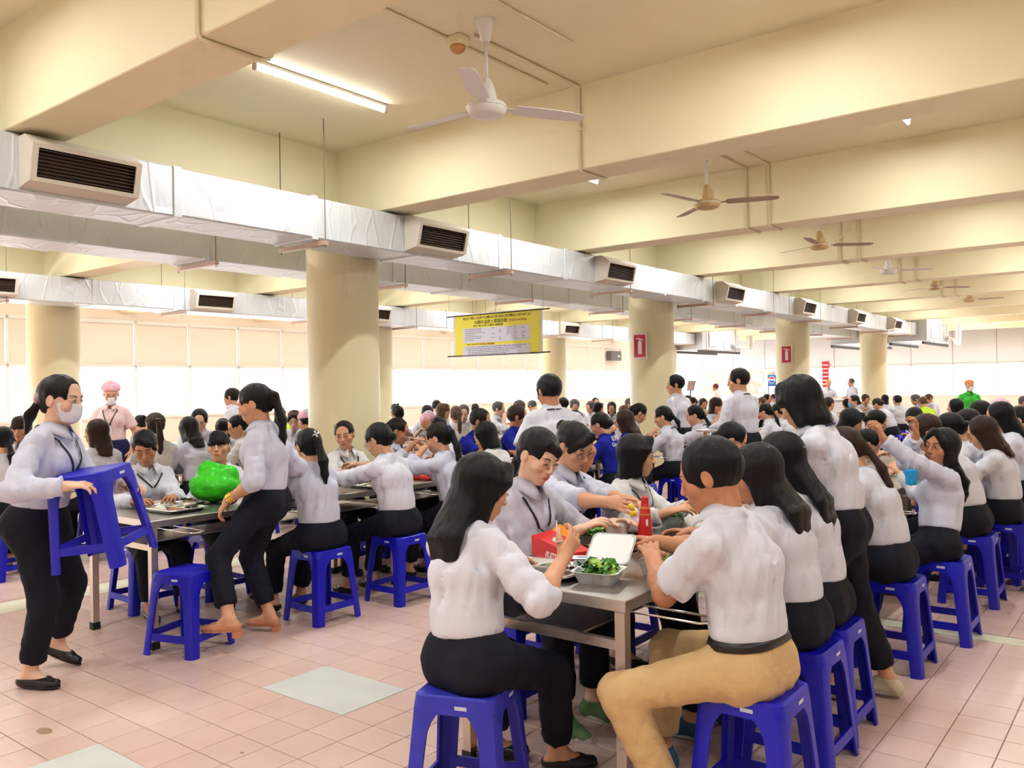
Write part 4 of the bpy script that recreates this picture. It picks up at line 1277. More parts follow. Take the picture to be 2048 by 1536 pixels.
# ---- far figures share meshes
_FAR = {}
POSES = {'eat': dict(lean=(6, 14, 22), hpitch=24, rh=(.13, .40, .84), lh=(-.14, .40, .82)),
         'bend': dict(lean=(16, 26, 34), hpitch=34, rh=(.13, .44, .86), lh=(-.14, .44, .82)),
         'up': dict(lean=(0, 4, 10), hpitch=6, rh=(.14, .36, .82), lh=(-.14, .36, .82)),
         'hand': dict(lean=(4, 10, 18), hpitch=14, rh=(.08, .26, 1.02), lh=(-.14, .38, .82)),
         'stand': dict(sit=False, lean=(0, 2, 8), hpitch=8, rh=(.16, .26, .98), lh=(-.16, .26, .98), rf=(.09, .03, .078), lf=(-.09, -.02, .078), rkp=(.1, 1, 0), lkp=(-.1, 1, 0)),
         'standdown': dict(sit=False, lean=(0, 2, 8), hpitch=6, rh=(.22, .05, .80), lh=(-.22, .05, .80), rf=(.09, .03, .078), lf=(-.09, -.02, .078), rkp=(.1, 1, 0), lkp=(-.1, 1, 0))}
def far_src(pose, yaw, male, sl):
    k = (pose, yaw, male, sl)
    if k not in _FAR:
        P = dict(POSES[pose]); P['hyaw'] = yaw; P['male'] = male
        s = Fig(**P); s.P['sleeve_r'] = s.P['sleeve_l'] = sl
        e = {'s': s, 'body': s.body_mesh('far', SKIN['mid'], face=True), 'hair': {}}
        v, q = s.shirt_field('far', (sl, sl), 5).surf(); e['shirt'] = np_mesh('shirt', v, q, CL['white'])
        v, q = s.trouser_field('far', 6).surf(); e['trousers'] = np_mesh('trousers', v, q, CL['navy'])
        e['collar'] = collar_mesh(s, CL['white'])
        n0 = set(bpy.data.objects)
        shoes(s, None, m_shoe_k, 'far'); e['shoe'] = []
        for o in [o for o in bpy.data.objects if o not in n0]:
            if o.name.startswith('shoe'): e['shoe'].append(o.data)
        for o in [o for o in bpy.data.objects if o not in n0]: bpy.data.objects.remove(o, do_unlink=True)
        n1 = set(bpy.data.objects); hf = Field(.004).add(s.p_head(True)); tmp = bpy.data.objects.new('tmp', None); link(tmp)
        eyes(s, hf, tmp, .3, True)
        e['eyes'] = [(o.name.split('.')[0], o.data, [(c_.name.split('.')[0], c_.data) for c_ in o.children]) for o in tmp.children]
        for o in [o for o in bpy.data.objects if o not in n1]: bpy.data.objects.remove(o, do_unlink=True)
        mb = MB(); c, r = s.neck, []
        pts = []
        for i in range(13):
            t = 2 * PI * i / 12; pts.append(tuple(s.neck - s.upC * .012 + (s.shS * math.cos(t) * .075 + s.fwd * math.sin(t) * .078) - s.fwd * 0 - s.upC * (.05 * max(0, math.sin(t)))))
        mb.tube(pts, .006, 5); e['lan'] = mb.mesh('lanyard', m_lan)
        _FAR[k] = e
    return _FAR[k]
def far_hair(e, style, bangs):
    k = (style, bangs)
    if k not in e['hair']:
        st, tl = HS[style]; s = e['s']
        o = hair(s, st, 'far', None, HAIR['black'], 4, tail_pts(s, tl) if tl else None, None, bangs)
        e['hair'][k] = o.data; bpy.data.objects.remove(o, do_unlink=True)
    return e['hair'][k]
def setm(o, m):
    o.material_slots[0].link = 'OBJECT'; o.material_slots[0].material = m
def far(label, head, face, pose='eat', yaw=0, hairstyle='lowpony', hcol='black', bangs=None, shirt='white', male=False, skin=None, sl=.3, lan=False, trousers='navy', group='people eating in the canteen', seat=True, cap=None, mask=None, worn=False, lanm=None):
    e = far_src(pose, yaw, male, sl); s = e['s']
    top = s.hp(0, -.01, .117); k = head[2] / top[2]
    rz = math.radians(face - 90); c, sn = math.cos(rz) * k, math.sin(rz) * k
    loc = (head[0] - (c * top[0] - sn * top[1]), head[1] - (sn * top[0] + c * top[1]), 0)
    root = mobj('person', e['body'], None, loc, (0, 0, rz)); root.scale = (k, k, k)
    tag(root, label, 'person', group)
    if skin: setm(root, SKIN[skin])
    so = mobj('shirt', e['shirt'], root)
    if shirt != 'white': setm(so, CL[shirt])
    co = mobj('collar', e['collar'], so)
    if shirt != 'white': setm(co, CL[shirt])
    to = mobj('trousers', e['trousers'], root)
    if trousers != 'navy': setm(to, CL[trousers])
    if cap is None or cap in ('olive',):
        h = mobj('hair', far_hair(e, hairstyle, bangs), root)
        if hcol != 'black': setm(h, HAIR[hcol])
    if cap: cap_on(s, root, cap, 'far', e)
    for me_ in e['shoe']: mobj('shoe', me_, root)
    hd = math.radians(face + yaw); dc = math.hypot(head[0], head[1])
    if dc < 13 and (math.cos(hd) * -head[0] + math.sin(hd) * -head[1]) / dc > -.1:      # the face shows
        for nm, me_, ch in e['eyes']:
            eo = mobj(nm, me_, root)
            for cn, cm in ch: mobj(cn, cm, eo)
    if lan:
        lo = mobj('lanyard', e['lan'], root)
        if lanm: setm(lo, lanm)
    if mask is not None: face_mask(s, 'far', root, mask)
    if s.P['sit'] and seat:
        stool(loc[0], loc[1], 0.0, 'blue stool under the ' + label, worn, sticker=False)
    return s, root

def cap_on(s, root, kind, lod, e=None):
    """soft caps: pink puff cap with grey mesh, orange hair cover, olive cap with peak"""
    q = s.hs; X, U = s.H @ V3(1, 0, 0), s.H @ V3(0, 0, 1); P = s.hp
    def el(x, y, z, rx, ry, rz, k=.02, op='+'):
        return Prim(P(x, y, z), P(x, y, z), rx * q, rx * q, ry * q, ry * q, side=X, k=k, c=rz * q, op=op, axis=U)
    h = LOD[lod]['hair']
    if kind in ('pink', 'pinkgrey', 'orange', 'nurse'):
        f = Field(h).add([el(0, -.02, .036, .088, .106, .088)])
        if kind == 'nurse': f = Field(h).add([el(0, -.025, .062, .092, .110, .055, .03), el(0, -.03, .085, .085, .10, .05, .03)])
        fw = s.H @ V3(0, 1, 0)
        f.cut(P(0, 0, .034), -U + fw * .32)
        f.waves(.003, 6, .03, .07, 8)
        v, qd = f.surf(); o = mobj('cap', np_mesh('cap', v, qd, {'pink': m_pinkcap, 'pinkgrey': m_pinkcap, 'nurse': m_pinkcap, 'orange': m_orange}[kind]), root)
        if kind == 'pinkgrey':
            g = Field(h).add([el(0, -.045, .05, .062, .088, .082)]); g.cut(P(0, 0, .03), -U); v, qd = g.surf(); mobj('mesh_panel', np_mesh('mesh_panel', v, qd, m_greycap), o)
        # hair below the cap
        g = Field(h).add([el(0, -.022, .012, .080, .092, .075), el(0, .112, .0, .075, .078, .2, .01, '-'), el(0, .06, -.10, .12, .085, .08, .01, '-')]); g.cut(P(0, 0, .05), U)
        v, qd = g.surf(); mobj('hair', np_mesh('hair', v, qd, HAIR['black']), root)
    elif kind == 'olive':
        f = Field(h).add([el(0, -.014, .036, .088, .106, .090)]); f.cut(P(0, 0, .03), -U); v, qd = f.surf()
        o = mobj('cap', np_mesh('cap', v, qd, m_olivecap), root)
        g = Field(h).add([Prim(P(0, .07, .045), P(0, .15, .035), .065 * q, .05 * q, .006 * q, .005 * q, side=X, k=.01)]); v, qd = g.surf(); mobj('peak', np_mesh('peak', v, qd, m_olivecap), o)
        mb = MB()
        for dx in (-.012, .012):
            mb.tube([tuple(P(dx - .010, -.1215, .052)), tuple(P(dx, -.1225, .062)), tuple(P(dx + .010, -.1215, .055))], .0028, 5)
        mb.build('emblem', m_white, o)
# ================================================================== THE CROWD (far and middle distance)
G3 = 'people at the third table row'; G4 = 'people at the fourth table row'; G2 = 'people at the second table row'; G1 = 'people at the first table row'
R_, L_ = 180, 0
# third row and beyond, left part of the picture
far('smiling woman with brown fringe behind the walking woman', (-8.72, 3.46, 1.302), -40, 'up', 0, 'bob', 'brown', 'full', group=G3)
far('black haired woman cut by the picture edge, seen from behind', (-7.78, 2.93, 1.228), R_, 'eat', 0, 'lowpony', 'black', shirt='white', group=G3)
far('woman with long reddish brown hair below the pink uniform', (-7.78, 3.73, 1.268), R_, 'up', 40, 'mid', 'brown', lan=True, group=G3)
far('woman in olive cap with white emblem and brown ponytail', (-7.78, 4.30, 1.303), R_ - 15, 'up', 0, 'pony', 'brown', shirt='warm', cap='olive', group=G3)
far('dark head with pink hair tie beside the olive cap', (-10.96, 5.83, 1.198), R_, 'eat', 0, 'bun', 'black', group=G4)
far('woman with straight shoulder hair and pen, seen from behind', (-7.78, 4.63, 1.248), R_, 'eat', 0, 'mid', 'soft', shirt='cool', lan=True, group=G3)
far('young man looking down beyond the shoulder haired woman', (-8.72, 5.35, 1.301), -35, 'eat', 0, 'short', 'soft', male=True, skin='fair', group=G3)
far('woman in dark knot beside the green bag woman, facing left', (-7.78, 5.17, 1.243), R_ + 30, 'eat', 40, 'lowbun', 'black', shirt='warm', lan=True, group=G3)
far('half hidden face left of the standing woman', (-8.72, 5.65, 1.181), -35, 'eat', 0, 'bob', 'soft', 'full', group=G3)
far('dark haired woman with neon collar near the big column', (-10.96, 8.11, 1.253), R_ - 50, 'up', 0, 'mid', 'black', shirt='neon', group=G4)
far('woman looking down beside the pink and grey cap', (-8.72, 6.66, 1.247), -45, 'eat', 0, 'lowbun', 'brown', 'part', skin='fair', group=G3)
far('person in pink and grey puffed cap behind the flower clip', (-7.78, 6.08, 1.26), R_, 'eat', 0, 'bun', 'black', cap='pinkgrey', group=G3)
far('woman in pink leaning over under a pink mesh cap', (-7.53, 7.78, 1.173), R_ + 40, 'bend', 40, 'bun', 'black', shirt='pink', cap='pinkgrey', group=G3)
far('woman with hair band and fringe right of the big column', (-8.72, 8.50, 1.247), -20, 'bend', 0, 'lowbun', 'black', 'full', group=G3)
far('high bun head behind the hair band woman', (-10.96, 10.58, 1.237), R_, 'up', 0, 'topbun', 'black', group=G4)
far('boyish head bent low beside the pink mesh cap', (-8.72, 9.08, 1.23), -45, 'bend', 0, 'short', 'black', skin='fair', group=G3)
far('dark head with raised hand against the window', (-10.96, 11.66, 1.277), R_ - 40, 'hand', 0, 'short', 'soft', male=True, group=G4)
far('woman with light fringe and lanyard gazing up to the side', (-8.72, 9.43, 1.274), 10, 'up', 20, 'mid', 'lbrown', 'full', lan=True, skin='fair', group=G3)
far('woman with thin brown ponytail left of the blue shirts', (-7.78, 8.66, 1.25), R_ - 30, 'up', 0, 'pony', 'lbrown', shirt='warm', group=G3)
far('pale young face beyond the thin brown ponytail', (-8.72, 9.90, 1.23), -45, 'eat', 0, 'short', 'grey', male=True, skin='fair', group=G3)
far('crew cut head turned away near the window glare', (-10.96, 12.78, 1.182), R_ - 40, 'up', 0, 'short', 'soft', male=True, group=G4)
far('man in spectacles eating in profile against the window', (-8.72, 10.80, 1.265), 20, 'hand', 0, 'short', 'grey', male=True, skin='fair', group=G3)
far('grey blurred head over the crew cut blue shirt man', (-8.72, 11.26, 1.27), R_, 'eat', 0, 'short', 'grey', male=True, group=G3)
far('bent pale head left of the standing white back', (-10.96, 14.61, 1.19), R_, 'bend', 0, 'short', 'grey', male=True, group=G4)
far('dark head peeping behind the standing man\'s shoulder', (-8.72, 12.61, 1.294), R_, 'up', 0, 'short', 'soft', male=True, group=G3)
far('man bent over his plate right of the standing man', (-8.72, 13.02, 1.24), -45, 'bend', 0, 'short', 'grey', male=True, skin='fair', group=G3)
far('spectacled head beside the bent man near the window', (-8.72, 13.50, 1.2), R_ + 40, 'eat', 40, 'short', 'grey', male=True, group=G3)
far('short haired crown farthest back before the white window', (-10.96, 17.25, 1.213), -40, 'up', 0, 'short', 'soft', male=True, group=G4)
far('woman with dark swept hair in profile above the blue shirts', (-7.78, 12.34, 1.217), 40, 'up', 40, 'lowbun', 'soft', 'left', group=G3)
far('brown haired head left of the second column', (-8.47, 13.90, 1.171), -60, 'bend', 0, 'bob', 'brown', group=G3)
far('brown bob head just above the seated blue shirt back', (-7.78, 13.09, 1.128), R_, 'bend', 0, 'bob', 'lbrown', group=G3)
far('grey haired profile touching the second column', (-8.72, 14.93, 1.227), 150, 'eat', 40, 'short', 'grey', male=True, group=G3)
far('brown head facing down right of the standing man in profile', (-7.78, 16.50, 1.182), -40, 'bend', 0, 'bob', 'brown', group=G3)
far('dark knot of hair right of the standing man in profile', (-7.78, 15.88, 1.225), R_ + 30, 'eat', 40, 'lowbun', 'black', group=G3)
far('bushy dark head farthest behind the profile man', (-8.72, 17.62, 1.252), R_, 'up', 0, 'bob', 'soft', group=G3)
far('man with black hair left of the third column', (-7.78, 20.04, 1.229), -10, 'up', 0, 'short', 'black', male=True, group=G3)
far('small dark head touching the third column', (-8.72, 22.97, 1.187), -10, 'up', 0, 'short', 'black', male=True, group=G3)
far('person in red collar and pale cap near the drinks fridge', (-7.78, 19.56, 1.152), R_, 'eat', 0, 'short', 'lbrown', shirt='red', male=True, group=G3)
# second row, right half
far('woman with black tail between the two standing men, far side', (-5.54, 8.36, 1.19), L_, 'bend', 0, 'lowbun', 'black', group=G2)
far('woman with ponytail eating from a bowl at the second column', (-5.54, 9.91, 1.238), 40, 'bend', 0, 'pony', 'black', group=G2)
far('woman hiding her face behind her hand and folded arms', (-5.54, 12.19, 1.287), -20, 'hand', 0, 'bob', 'brown', 'full', sl=-.4, group=G2)
far('woman with dark side tail right of the tall standing man', (-4.60, 11.65, 1.2), R_, 'eat', 0, 'lowpony', 'black', lan=True, group=G2)
far('woman with low knot next to the dark side tail', (-4.60, 12.15, 1.189), R_, 'eat', 0, 'lowbun', 'black', lan=True, group=G2)
far('bent profile beside the standing woman\'s long hair', (-5.54, 14.96, 1.114), L_ + 180, 'bend', 0, 'bob', 'brown', group=G2)
far('woman with pearl hair clip right of the standing woman', (-4.60, 14.62, 1.243), 60, 'up', 0, 'lowbun', 'brown', group=G2)
far('woman in pale blue face mask among the far heads', (-4.60, 16.02, 1.252), 225, 'up', 0, 'lowbun', 'soft', mask=m_maskb, group=G2)
far('dark head half hidden by the masked woman', (-5.54, 18.61, 1.118), R_, 'bend', 0, 'bob', 'black', group=G2)
far('man looking down at the foot of the fourth column', (-5.54, 20.30, 1.183), -50, 'bend', 0, 'short', 'brown', male=True, group=G2)
far('round black head low beside the masked woman', (-4.60, 17.37, 1.151), R_, 'bend', 0, 'lowbun', 'brown', group=G2)
far('dark head before the fourth column, turned away', (-5.49, 21.64, 1.172), R_ - 30, 'up', 0, 'bob', 'soft', group=G2)
far('greenish black head right of the fourth column', (-4.60, 19.12, 1.198), R_ - 40, 'up', 0, 'short', 'soft', male=True, group=G2)
far('pale grey head beside the neon vest', (-4.60, 20.48, 1.174), R_ + 30, 'bend', 0, 'short', 'grey', male=True, group=G2)
far('person in neon vest seen from behind among the far rows', (-4.00, 18.55, 1.16), R_ - 40, 'eat', 0, 'short', 'lbrown', shirt='neon', male=True, group=G2)
far('glare washed head right of the neon vest', (-4.60, 21.90, 1.173), 225, 'eat', 0, 'short', 'lbrown', male=True, lan=True, group=G2)
# first row, far part
far('black haired woman in profile right behind the standing woman', (-2.36, 8.28, 1.24), 10, 'eat', 0, 'mid', 'black', 'part', group=G1)
far('woman with clipped black hair beyond the raised fists', (-2.36, 9.22, 1.184), 10, 'bend', 0, 'lowbun', 'black', group=G1)
far('round black head above the raised fists', (-2.40, 10.55, 1.176), R_ - 30, 'bend', 0, 'bob', 'black', group=G1)
far('black haired woman bent over the table beside the raised hands', (-1.85, 7.00, 1.107), 20, 'bend', 0, 'lowbun', 'black', group=G1, seat=False)
far('smooth black head below the woman in green', (-2.36, 12.90, 1.243), R_, 'up', 0, 'bob', 'black', group=G1)
far('dark head left of the long hair with hair clip', (-1.55, 9.51, 1.279), R_ - 20, 'eat', 0, 'short', 'soft', group=G1)
far('pink capped head behind the long black hair', (-1.6, 11.0, 1.262), R_, 'eat', 0, 'bun', 'black', cap='pink', shirt='pink', group=G1)
far('grey head at the far corner of the picture', (-2.2, 18.09, 1.172), R_, 'eat', 0, 'short', 'grey', male=True, group=G1)
far('small black head between the brown heads of the near row', (-1.42, 7.23, 1.228), R_, 'bend', 0, 'lowbun', 'black', group=G1)
far('light brown haired woman in profile at the right picture edge', (-1.2, 9.62, 1.236), R_ + 30, 'up', 10, 'lowbun', 'lbrown', lan=True, lanm=m_lang, group=G1)
# standing figures far away
far('kitchen server with auburn hair behind the counter', (-12.0, 26.3, 1.50), 200, 'stand', 0, 'short', 'auburn', shirt='pink', male=True, group='kitchen staff', seat=False)
far('server in white with orange cap by the serving windows', (-8.5, 27.0, 1.56), 300, 'stand', 0, 'bun', 'black', cap='orange', lan=True, group='kitchen staff', seat=False)
far('grey haired standing figure beside the orange capped server', (-7.8, 26.9, 1.60), 230, 'stand', 0, 'short', 'grey', shirt='cool', male=True, lan=True, group='kitchen staff', seat=False)
far('standing woman in green shirt with orange cap and mask', (-3.1, 18.4, 1.50), 300, 'standdown', 0, 'bun', 'black', cap='orange', shirt='green', mask=m_mask, sl=-.35, seat=False, group='kitchen staff')
far('standing man half hidden behind the standing woman', (-9.95, 6.58, 1.55), 215, 'standdown', 0, 'short', 'soft', male=True, seat=False, group='people standing')
# ---- tables in rows
TL = {1: (2.527, 20.5, 'first'), 2: (2.553, 23.0, 'second'), 3: (2.6, 24.5, 'third'), 4: (4.6, 21.0, 'fourth')}
nth = ['first', 'second', 'third', 'fourth', 'fifth', 'sixth', 'seventh', 'eighth', 'ninth', 'tenth', 'eleventh', 'twelfth', 'thirteenth']
for r, (y0, y1, nm) in TL.items():
    y, k = y0, 0
    while y + 2.0 < y1:
        if r == 2 and k in (3,):          # the gangway where the men stand
            y = 10.75; k += 1; continue
        lab = f'{nth[k]} steel table of the {nm} row counted from the camera' if k else f'nearest steel table of the {nm} row with wire stool hooks'
        table(ROWX[r], y, 2.0, lab, hooks=(y < 9))
        y += 2.02; k += 1
# ================================================================== THE NEARER FIGURES
EAT = dict(lean=(5, 12, 20), hpitch=22)
# ---- first row, left side of the table and its end
W1 = hero('woman with loose black hair sitting at the table end', (-1.97, 2.38, 1.255), 84, 'hero',
     dict(lean=(2, 6, 14), side=-7, hyaw=-24, hpitch=22, rhw=(-1.70, 2.45, .895), lhw=(-2.16, 2.66, .79), rfw=(-1.90, 2.68, .085), lfw=(-2.17, 2.60, .085), rpole=(.9, -.5, -.9), lpole=(-.8, -.4, -.6), rgrip=85, rfy=-30, lfy=-35, rdir=(.1, .5, .6), rpalm=(-.9, .2, .1)),
     hairstyle='mid2', hcol='black', bangs='part', shirt='white', sl=(.22, .22), group=G1, worn=True, seat_rz=.35, seat_label='scuffed blue stool nearest the camera at the table end', down=.6)
W2 = hero('frowning woman with ponytail and side fringe looking down', (-2.27, 3.15, 1.300), -6, 'hero',
     dict(lean=(6, 12, 20), hyaw=-4, hpitch=26, hroll=-6, rhw=(-2.13, 3.20, .845), lhw=(-2.08, 3.42, .85), rpole=(.5, -.6, -.9), lpole=(-.6, -.5, -.7), rgrip=50, lgrip=40),
     hairstyle='lowpony', hcol='soft', bangs='left', shirt='cool', sl=(.15, .2), lan='front', skin='fair', group=G1, down=.75, shoe=('trainer', m_shoe_g))
W3 = hero('woman in thin spectacles with hair bun and fringe', (-2.50, 3.78, 1.295), -2, 'hero',
     dict(lean=(7, 14, 22), hyaw=-10, hpitch=28, rhw=(-2.12, 3.50, .93), lhw=(-2.10, 3.72, .90), rpole=(.6, -.6, -.8), lpole=(-.6, -.5, -.8), rgrip=60, lgrip=55, rpalm=(-.8, .1, -.4)),
     hairstyle='bun', hcol='soft', bangs='right', shirt='cool', sl=(.25, .25), lan='front', glass='on', group=G1, down=.7)
W4 = hero('woman with chin length bob chewing in profile', (-2.36, 4.13, 1.228), 4, 'hero',
     dict(lean=(5, 10, 18), hyaw=26, hpitch=6, rhw=(-2.06, 3.93, .84), lhw=(-2.06, 4.15, .85), rgrip=55, lgrip=55),
     hairstyle='bob', hcol='black', bangs='part', shirt='warm', sl=(.75, .75), lan='front', group=G1, down=.2)
hero('woman with swept back hair half hidden behind the man', (-2.36, 5.56, 1.219), 10, 'mid', dict(lean=(8, 16, 24), hyaw=14, hpitch=30), hairstyle='lowbun', hcol='black', shirt='white', group=G1, skin='mid', down=.8, glass='on')
# ---- first row, right side
M1 = hero('man in short sleeved white shirt and khaki trousers', (-1.325, 2.77, 1.304), 176, 'hero',
     dict(male=True, lean=(4, 8, 16), hyaw=16, hpitch=20, side=0, hip=(0, 0, .545), fat=.95, lhw=(-1.56, 2.84, .845), rhw=(-1.66, 3.06, .86), lpole=(-.9, -.5, -.9), rpole=(.6, -.5, -.6), lgrip=60, rgrip=60, lfw=(-1.36, 2.58, .09), rfw=(-1.60, 2.95, .085), lkp=(-.75, 1, .3), rkp=(.1, 1, .4)),
     hairstyle='short', hcol='black', shirt='white', sl=(-.22, -.22), trousers='khaki', skin='tan', belt=True, shoe=('trainer', m_shoe_b), group=G1, seat_label='blue stool under the man in khaki trousers', seat_rz=.02, down=.5)
W5 = hero('woman with straight hair and pearl earring beside the man', (-1.375, 3.34, 1.25), 178, 'hero',
     dict(lean=(5, 12, 20), hyaw=26, hpitch=16, lhw=(-1.74, 3.22, .83), rhw=(-1.72, 3.50, .83), lpole=(-.7, -.5, -.8), lgrip=45), hairstyle='mid2', hcol='soft', bangs='part', shirt='white', sl=(.1, .1), group=G1, skin='tan', down=.5, shoe=('trainer', m_shoe_b))
W6 = hero('woman with waist long hair and silver clip', (-1.42, 3.72, 1.273), 180, 'hero',
     dict(lean=(5, 12, 20), hyaw=0, hpitch=20), hairstyle='long', hcol='black', shirt='white', sl=(.9, .9), lan='back', lanm=m_lang, group=G1, down=.5)
W7 = hero('standing woman with shoulder hair hanging over her face', (-1.46, 4.04, 1.522), 186, 'hero',
     dict(sit=False, lean=(4, 10, 22), hyaw=-14, hpitch=30, rhw=(-1.60, 4.40, .95), lhw=(-1.60, 3.98, .95), rfw=(-1.08, 4.24, .085), lfw=(-1.30, 4.06, .085), rkp=(.1, 1, 0), lkp=(-.1, 1, 0)),
     hairstyle='bob', hcol='black', bangs='full', shirt='white', sl=(.9, .9), lan='back', lanm=m_lann, shoe=('trainer', m_shoe_c), group='people standing', down=.8)
W8 = hero('bending woman with long brown tail behind the standing woman', (-1.48, 4.73, 1.232), 180, 'mid',
     dict(lean=(9, 17, 25), hyaw=10, hpitch=36), hairstyle='lowpony', hcol='brown', shirt='white', sl=(.9, .9), group=G1, seat_label='blue stool behind the standing woman\'s legs', down=.6)
W9 = hero('woman turning round with both fists raised', (-1.07, 5.55, 1.215), 196, 'hero',
     dict(lean=(-6, -8, -4), side=13, twist=14, hyaw=46, hpitch=-4, hroll=-6, rhw=(-1.20, 5.40, 1.17), lhw=(-1.36, 5.20, 1.18), rpole=(.7, .3, -1), lpole=(-.9, -.1, -1), rdir=(0, .1, 1), ldir=(0, .1, 1), rpalm=(-.3, 1, 0), lpalm=(.3, 1, 0), rgrip=95, lgrip=95),
     hairstyle='long', hcol='black', bangs='part', shirt='cool', sl=(.95, .95), group=G1, skin='tan', down=.1)
hero('short brown haired person bent forward beside the raised fists', (-1.42, 6.36, 1.235), 180, 'mid', dict(lean=(10, 20, 28), hyaw=20, hpitch=42), hairstyle='short', hcol='brown', shirt='white', sl=(.9, .9), group=G1)
hero('woman with brown clipped hair and black lanyard in the near row', (-1.15, 7.04, 1.222), 182, 'mid', dict(lean=(2, 8, 18), hyaw=0, hpitch=26), hairstyle='mid', hcol='brown', shirt='white', sl=(.9, .9), lan='back', group=G1)
hero('black haired woman before the brown clipped hair', (-1.36, 7.66, 1.25), 180, 'mid', dict(lean=(8, 16, 24), hpitch=28), hairstyle='lowbun', hcol='soft', shirt='white', sl=(.9, .9), group=G1)
hero('woman with long black hair and hair slide, near right edge', (-1.20, 8.20, 1.297), 184, 'mid', dict(lean=(4, 10, 20), hyaw=10, hpitch=26), hairstyle='long', hcol='black', shirt='white', sl=(.9, .9), lan='back', group=G1)
# ---- second row, left side (facing us)
hero('short haired woman in white glancing down past the tray', (-5.54, 2.97, 1.24), -8, 'hero', dict(lean=(4, 9, 14), hyaw=-24, hpitch=22, hroll=6, rhw=(-5.28, 2.78, .80), lhw=(-5.25, 3.02, .80)), hairstyle='bun', hcol='black', bangs='left', shirt='white', sl=(.85, .85), skin='tan', lan='front', badge=False, lan_len=.12, group=G2, down=.7)
hero('woman with full fringe looking up behind the green bag', (-5.54, 3.55, 1.21), -10, 'hero', dict(lean=(4, 8, 12), hyaw=-34, hpitch=-6, hroll=4, rhw=(-5.28, 3.34, .80), lhw=(-5.25, 3.66, .80)), hairstyle='lowpony', hcol='black', bangs='full', shirt='white', sl=(.8, .8), group=G2, down=0)
W18 = hero('woman staring out with spectacles pushed up on her head', (-5.54, 4.73, 1.235), -14, 'hero', dict(lean=(4, 9, 14), hyaw=-38, hpitch=8, hroll=8, rhw=(-5.25, 4.55, .86), lhw=(-5.22, 4.78, .86), fat=1.08), hairstyle='bun', hcol='soft', shirt='warm', sl=(.5, .5), lan='front', glass='up', group=G2, down=0)
W20 = hero('ponytailed woman in round spectacles with a spoon at her mouth', (-5.54, 5.41, 1.234), 20, 'hero', dict(lean=(5, 10, 16), hyaw=16, hpitch=14, rhw=(-5.28, 5.30, 1.00), lhw=(-5.25, 5.52, .88), rgrip=75), hairstyle='pony', hcol='soft', shirt='cool', sl=(.6, .6), glass='on', group=G2, skin='tan', down=.4)
far('dark round head just above the blue scrunchie', (-5.54, 5.90, 1.218), 150, 'eat', 0, 'lowbun', 'black', group=G2)
hero('man in blue polo resting his chin on his hand', (-5.54, 6.58, 1.281), 8, 'mid', dict(male=True, lean=(10, 16, 20), hyaw=14, hpitch=16, rh=(.10, .26, 1.0), lh=(-.14, .42, .82), rpole=(.5, .3, -1), rgrip=80), hairstyle='short', hcol='soft', shirt='blue', sl=(-.3, -.3), skin='tan', group=G2)
hero('man in blue polo with cropped hair looking aside', (-5.54, 7.18, 1.305), 16, 'mid', dict(male=True, lean=(6, 10, 14), hyaw=16, hpitch=8), hairstyle='short', hcol='brown', shirt='blue', sl=(-.3, -.3), skin='tan', group=G2)
# ---- second row, right side (backs)
W17 = hero('woman with white flower clip in her black ponytail', (-4.60, 3.61, 1.239), 176, 'hero', dict(lean=(3, 9, 18), hyaw=-6, hpitch=18, fat=1.04), hairstyle='pony', hcol='black', shirt='cool', sl=(.9, .9), group=G2)
W19 = hero('bent woman in dark spectacles with messy low knot', (-4.60, 4.21, 1.242), 180, 'hero', dict(lean=(4, 12, 22), hyaw=14, hpitch=30, lhw=(-4.98, 4.03, .83), rhw=(-4.98, 4.36, .92), rgrip=60), hairstyle='lowbun', hcol='black', shirt='white', sl=(.15, .5), glass='on', group=G2, down=.8)
W34 = hero('woman with blue scrunchie and black ponytail, hand at mouth', (-4.60, 4.86, 1.222), 184, 'hero', dict(lean=(7, 14, 22), hyaw=20, hpitch=20, lh=(-.10, .24, 1.02), lpole=(-.9, .2, -1), rh=(.13, .40, .84), lgrip=60), hairstyle='pony', hcol='black', shirt='cool', sl=(.9, .6), group=G2)
hero('black haired woman with green lanyard loop, seen from behind', (-4.60, 5.43, 1.206), 186, 'mid', dict(lean=(6, 14, 24), hyaw=10, hpitch=26), hairstyle='bob', hcol='black', shirt='warm', sl=(.9, .9), lan='back', lanm=m_lang, group=G2)
W49 = hero('woman in blue polo with white lettering on her back', (-4.60, 7.24, 1.22), 184, 'mid', dict(lean=(8, 14, 24), hyaw=6, hpitch=26), hairstyle='lowbun', hcol='soft', shirt='blue', sl=(-.3, -.3), group=G2)
hero('woman in plain blue polo with brown shoulder hair', (-4.60, 7.75, 1.238), 182, 'mid', dict(lean=(4, 10, 20), hyaw=0, hpitch=20), hairstyle='mid', hcol='brown', shirt='blue', sl=(-.3, -.3), group=G2)
hero('woman with short black tail and ribbon down her back', (-4.60, 8.60, 1.25), 188, 'mid', dict(lean=(3, 8, 18), hyaw=14, hpitch=20), hairstyle='shorttail', hcol='black', shirt='white', sl=(.9, .9), lan='back', group=G2)
W55 = hero('woman with tan claw clip reaching across the table', (-4.60, 9.42, 1.24), 196, 'mid', dict(lean=(6, 14, 22), hyaw=10, hpitch=18, lh=(-.2, .52, .85)), hairstyle='lowpony', hcol='black', shirt='white', sl=(.95, .95), lan='back', group=G2)
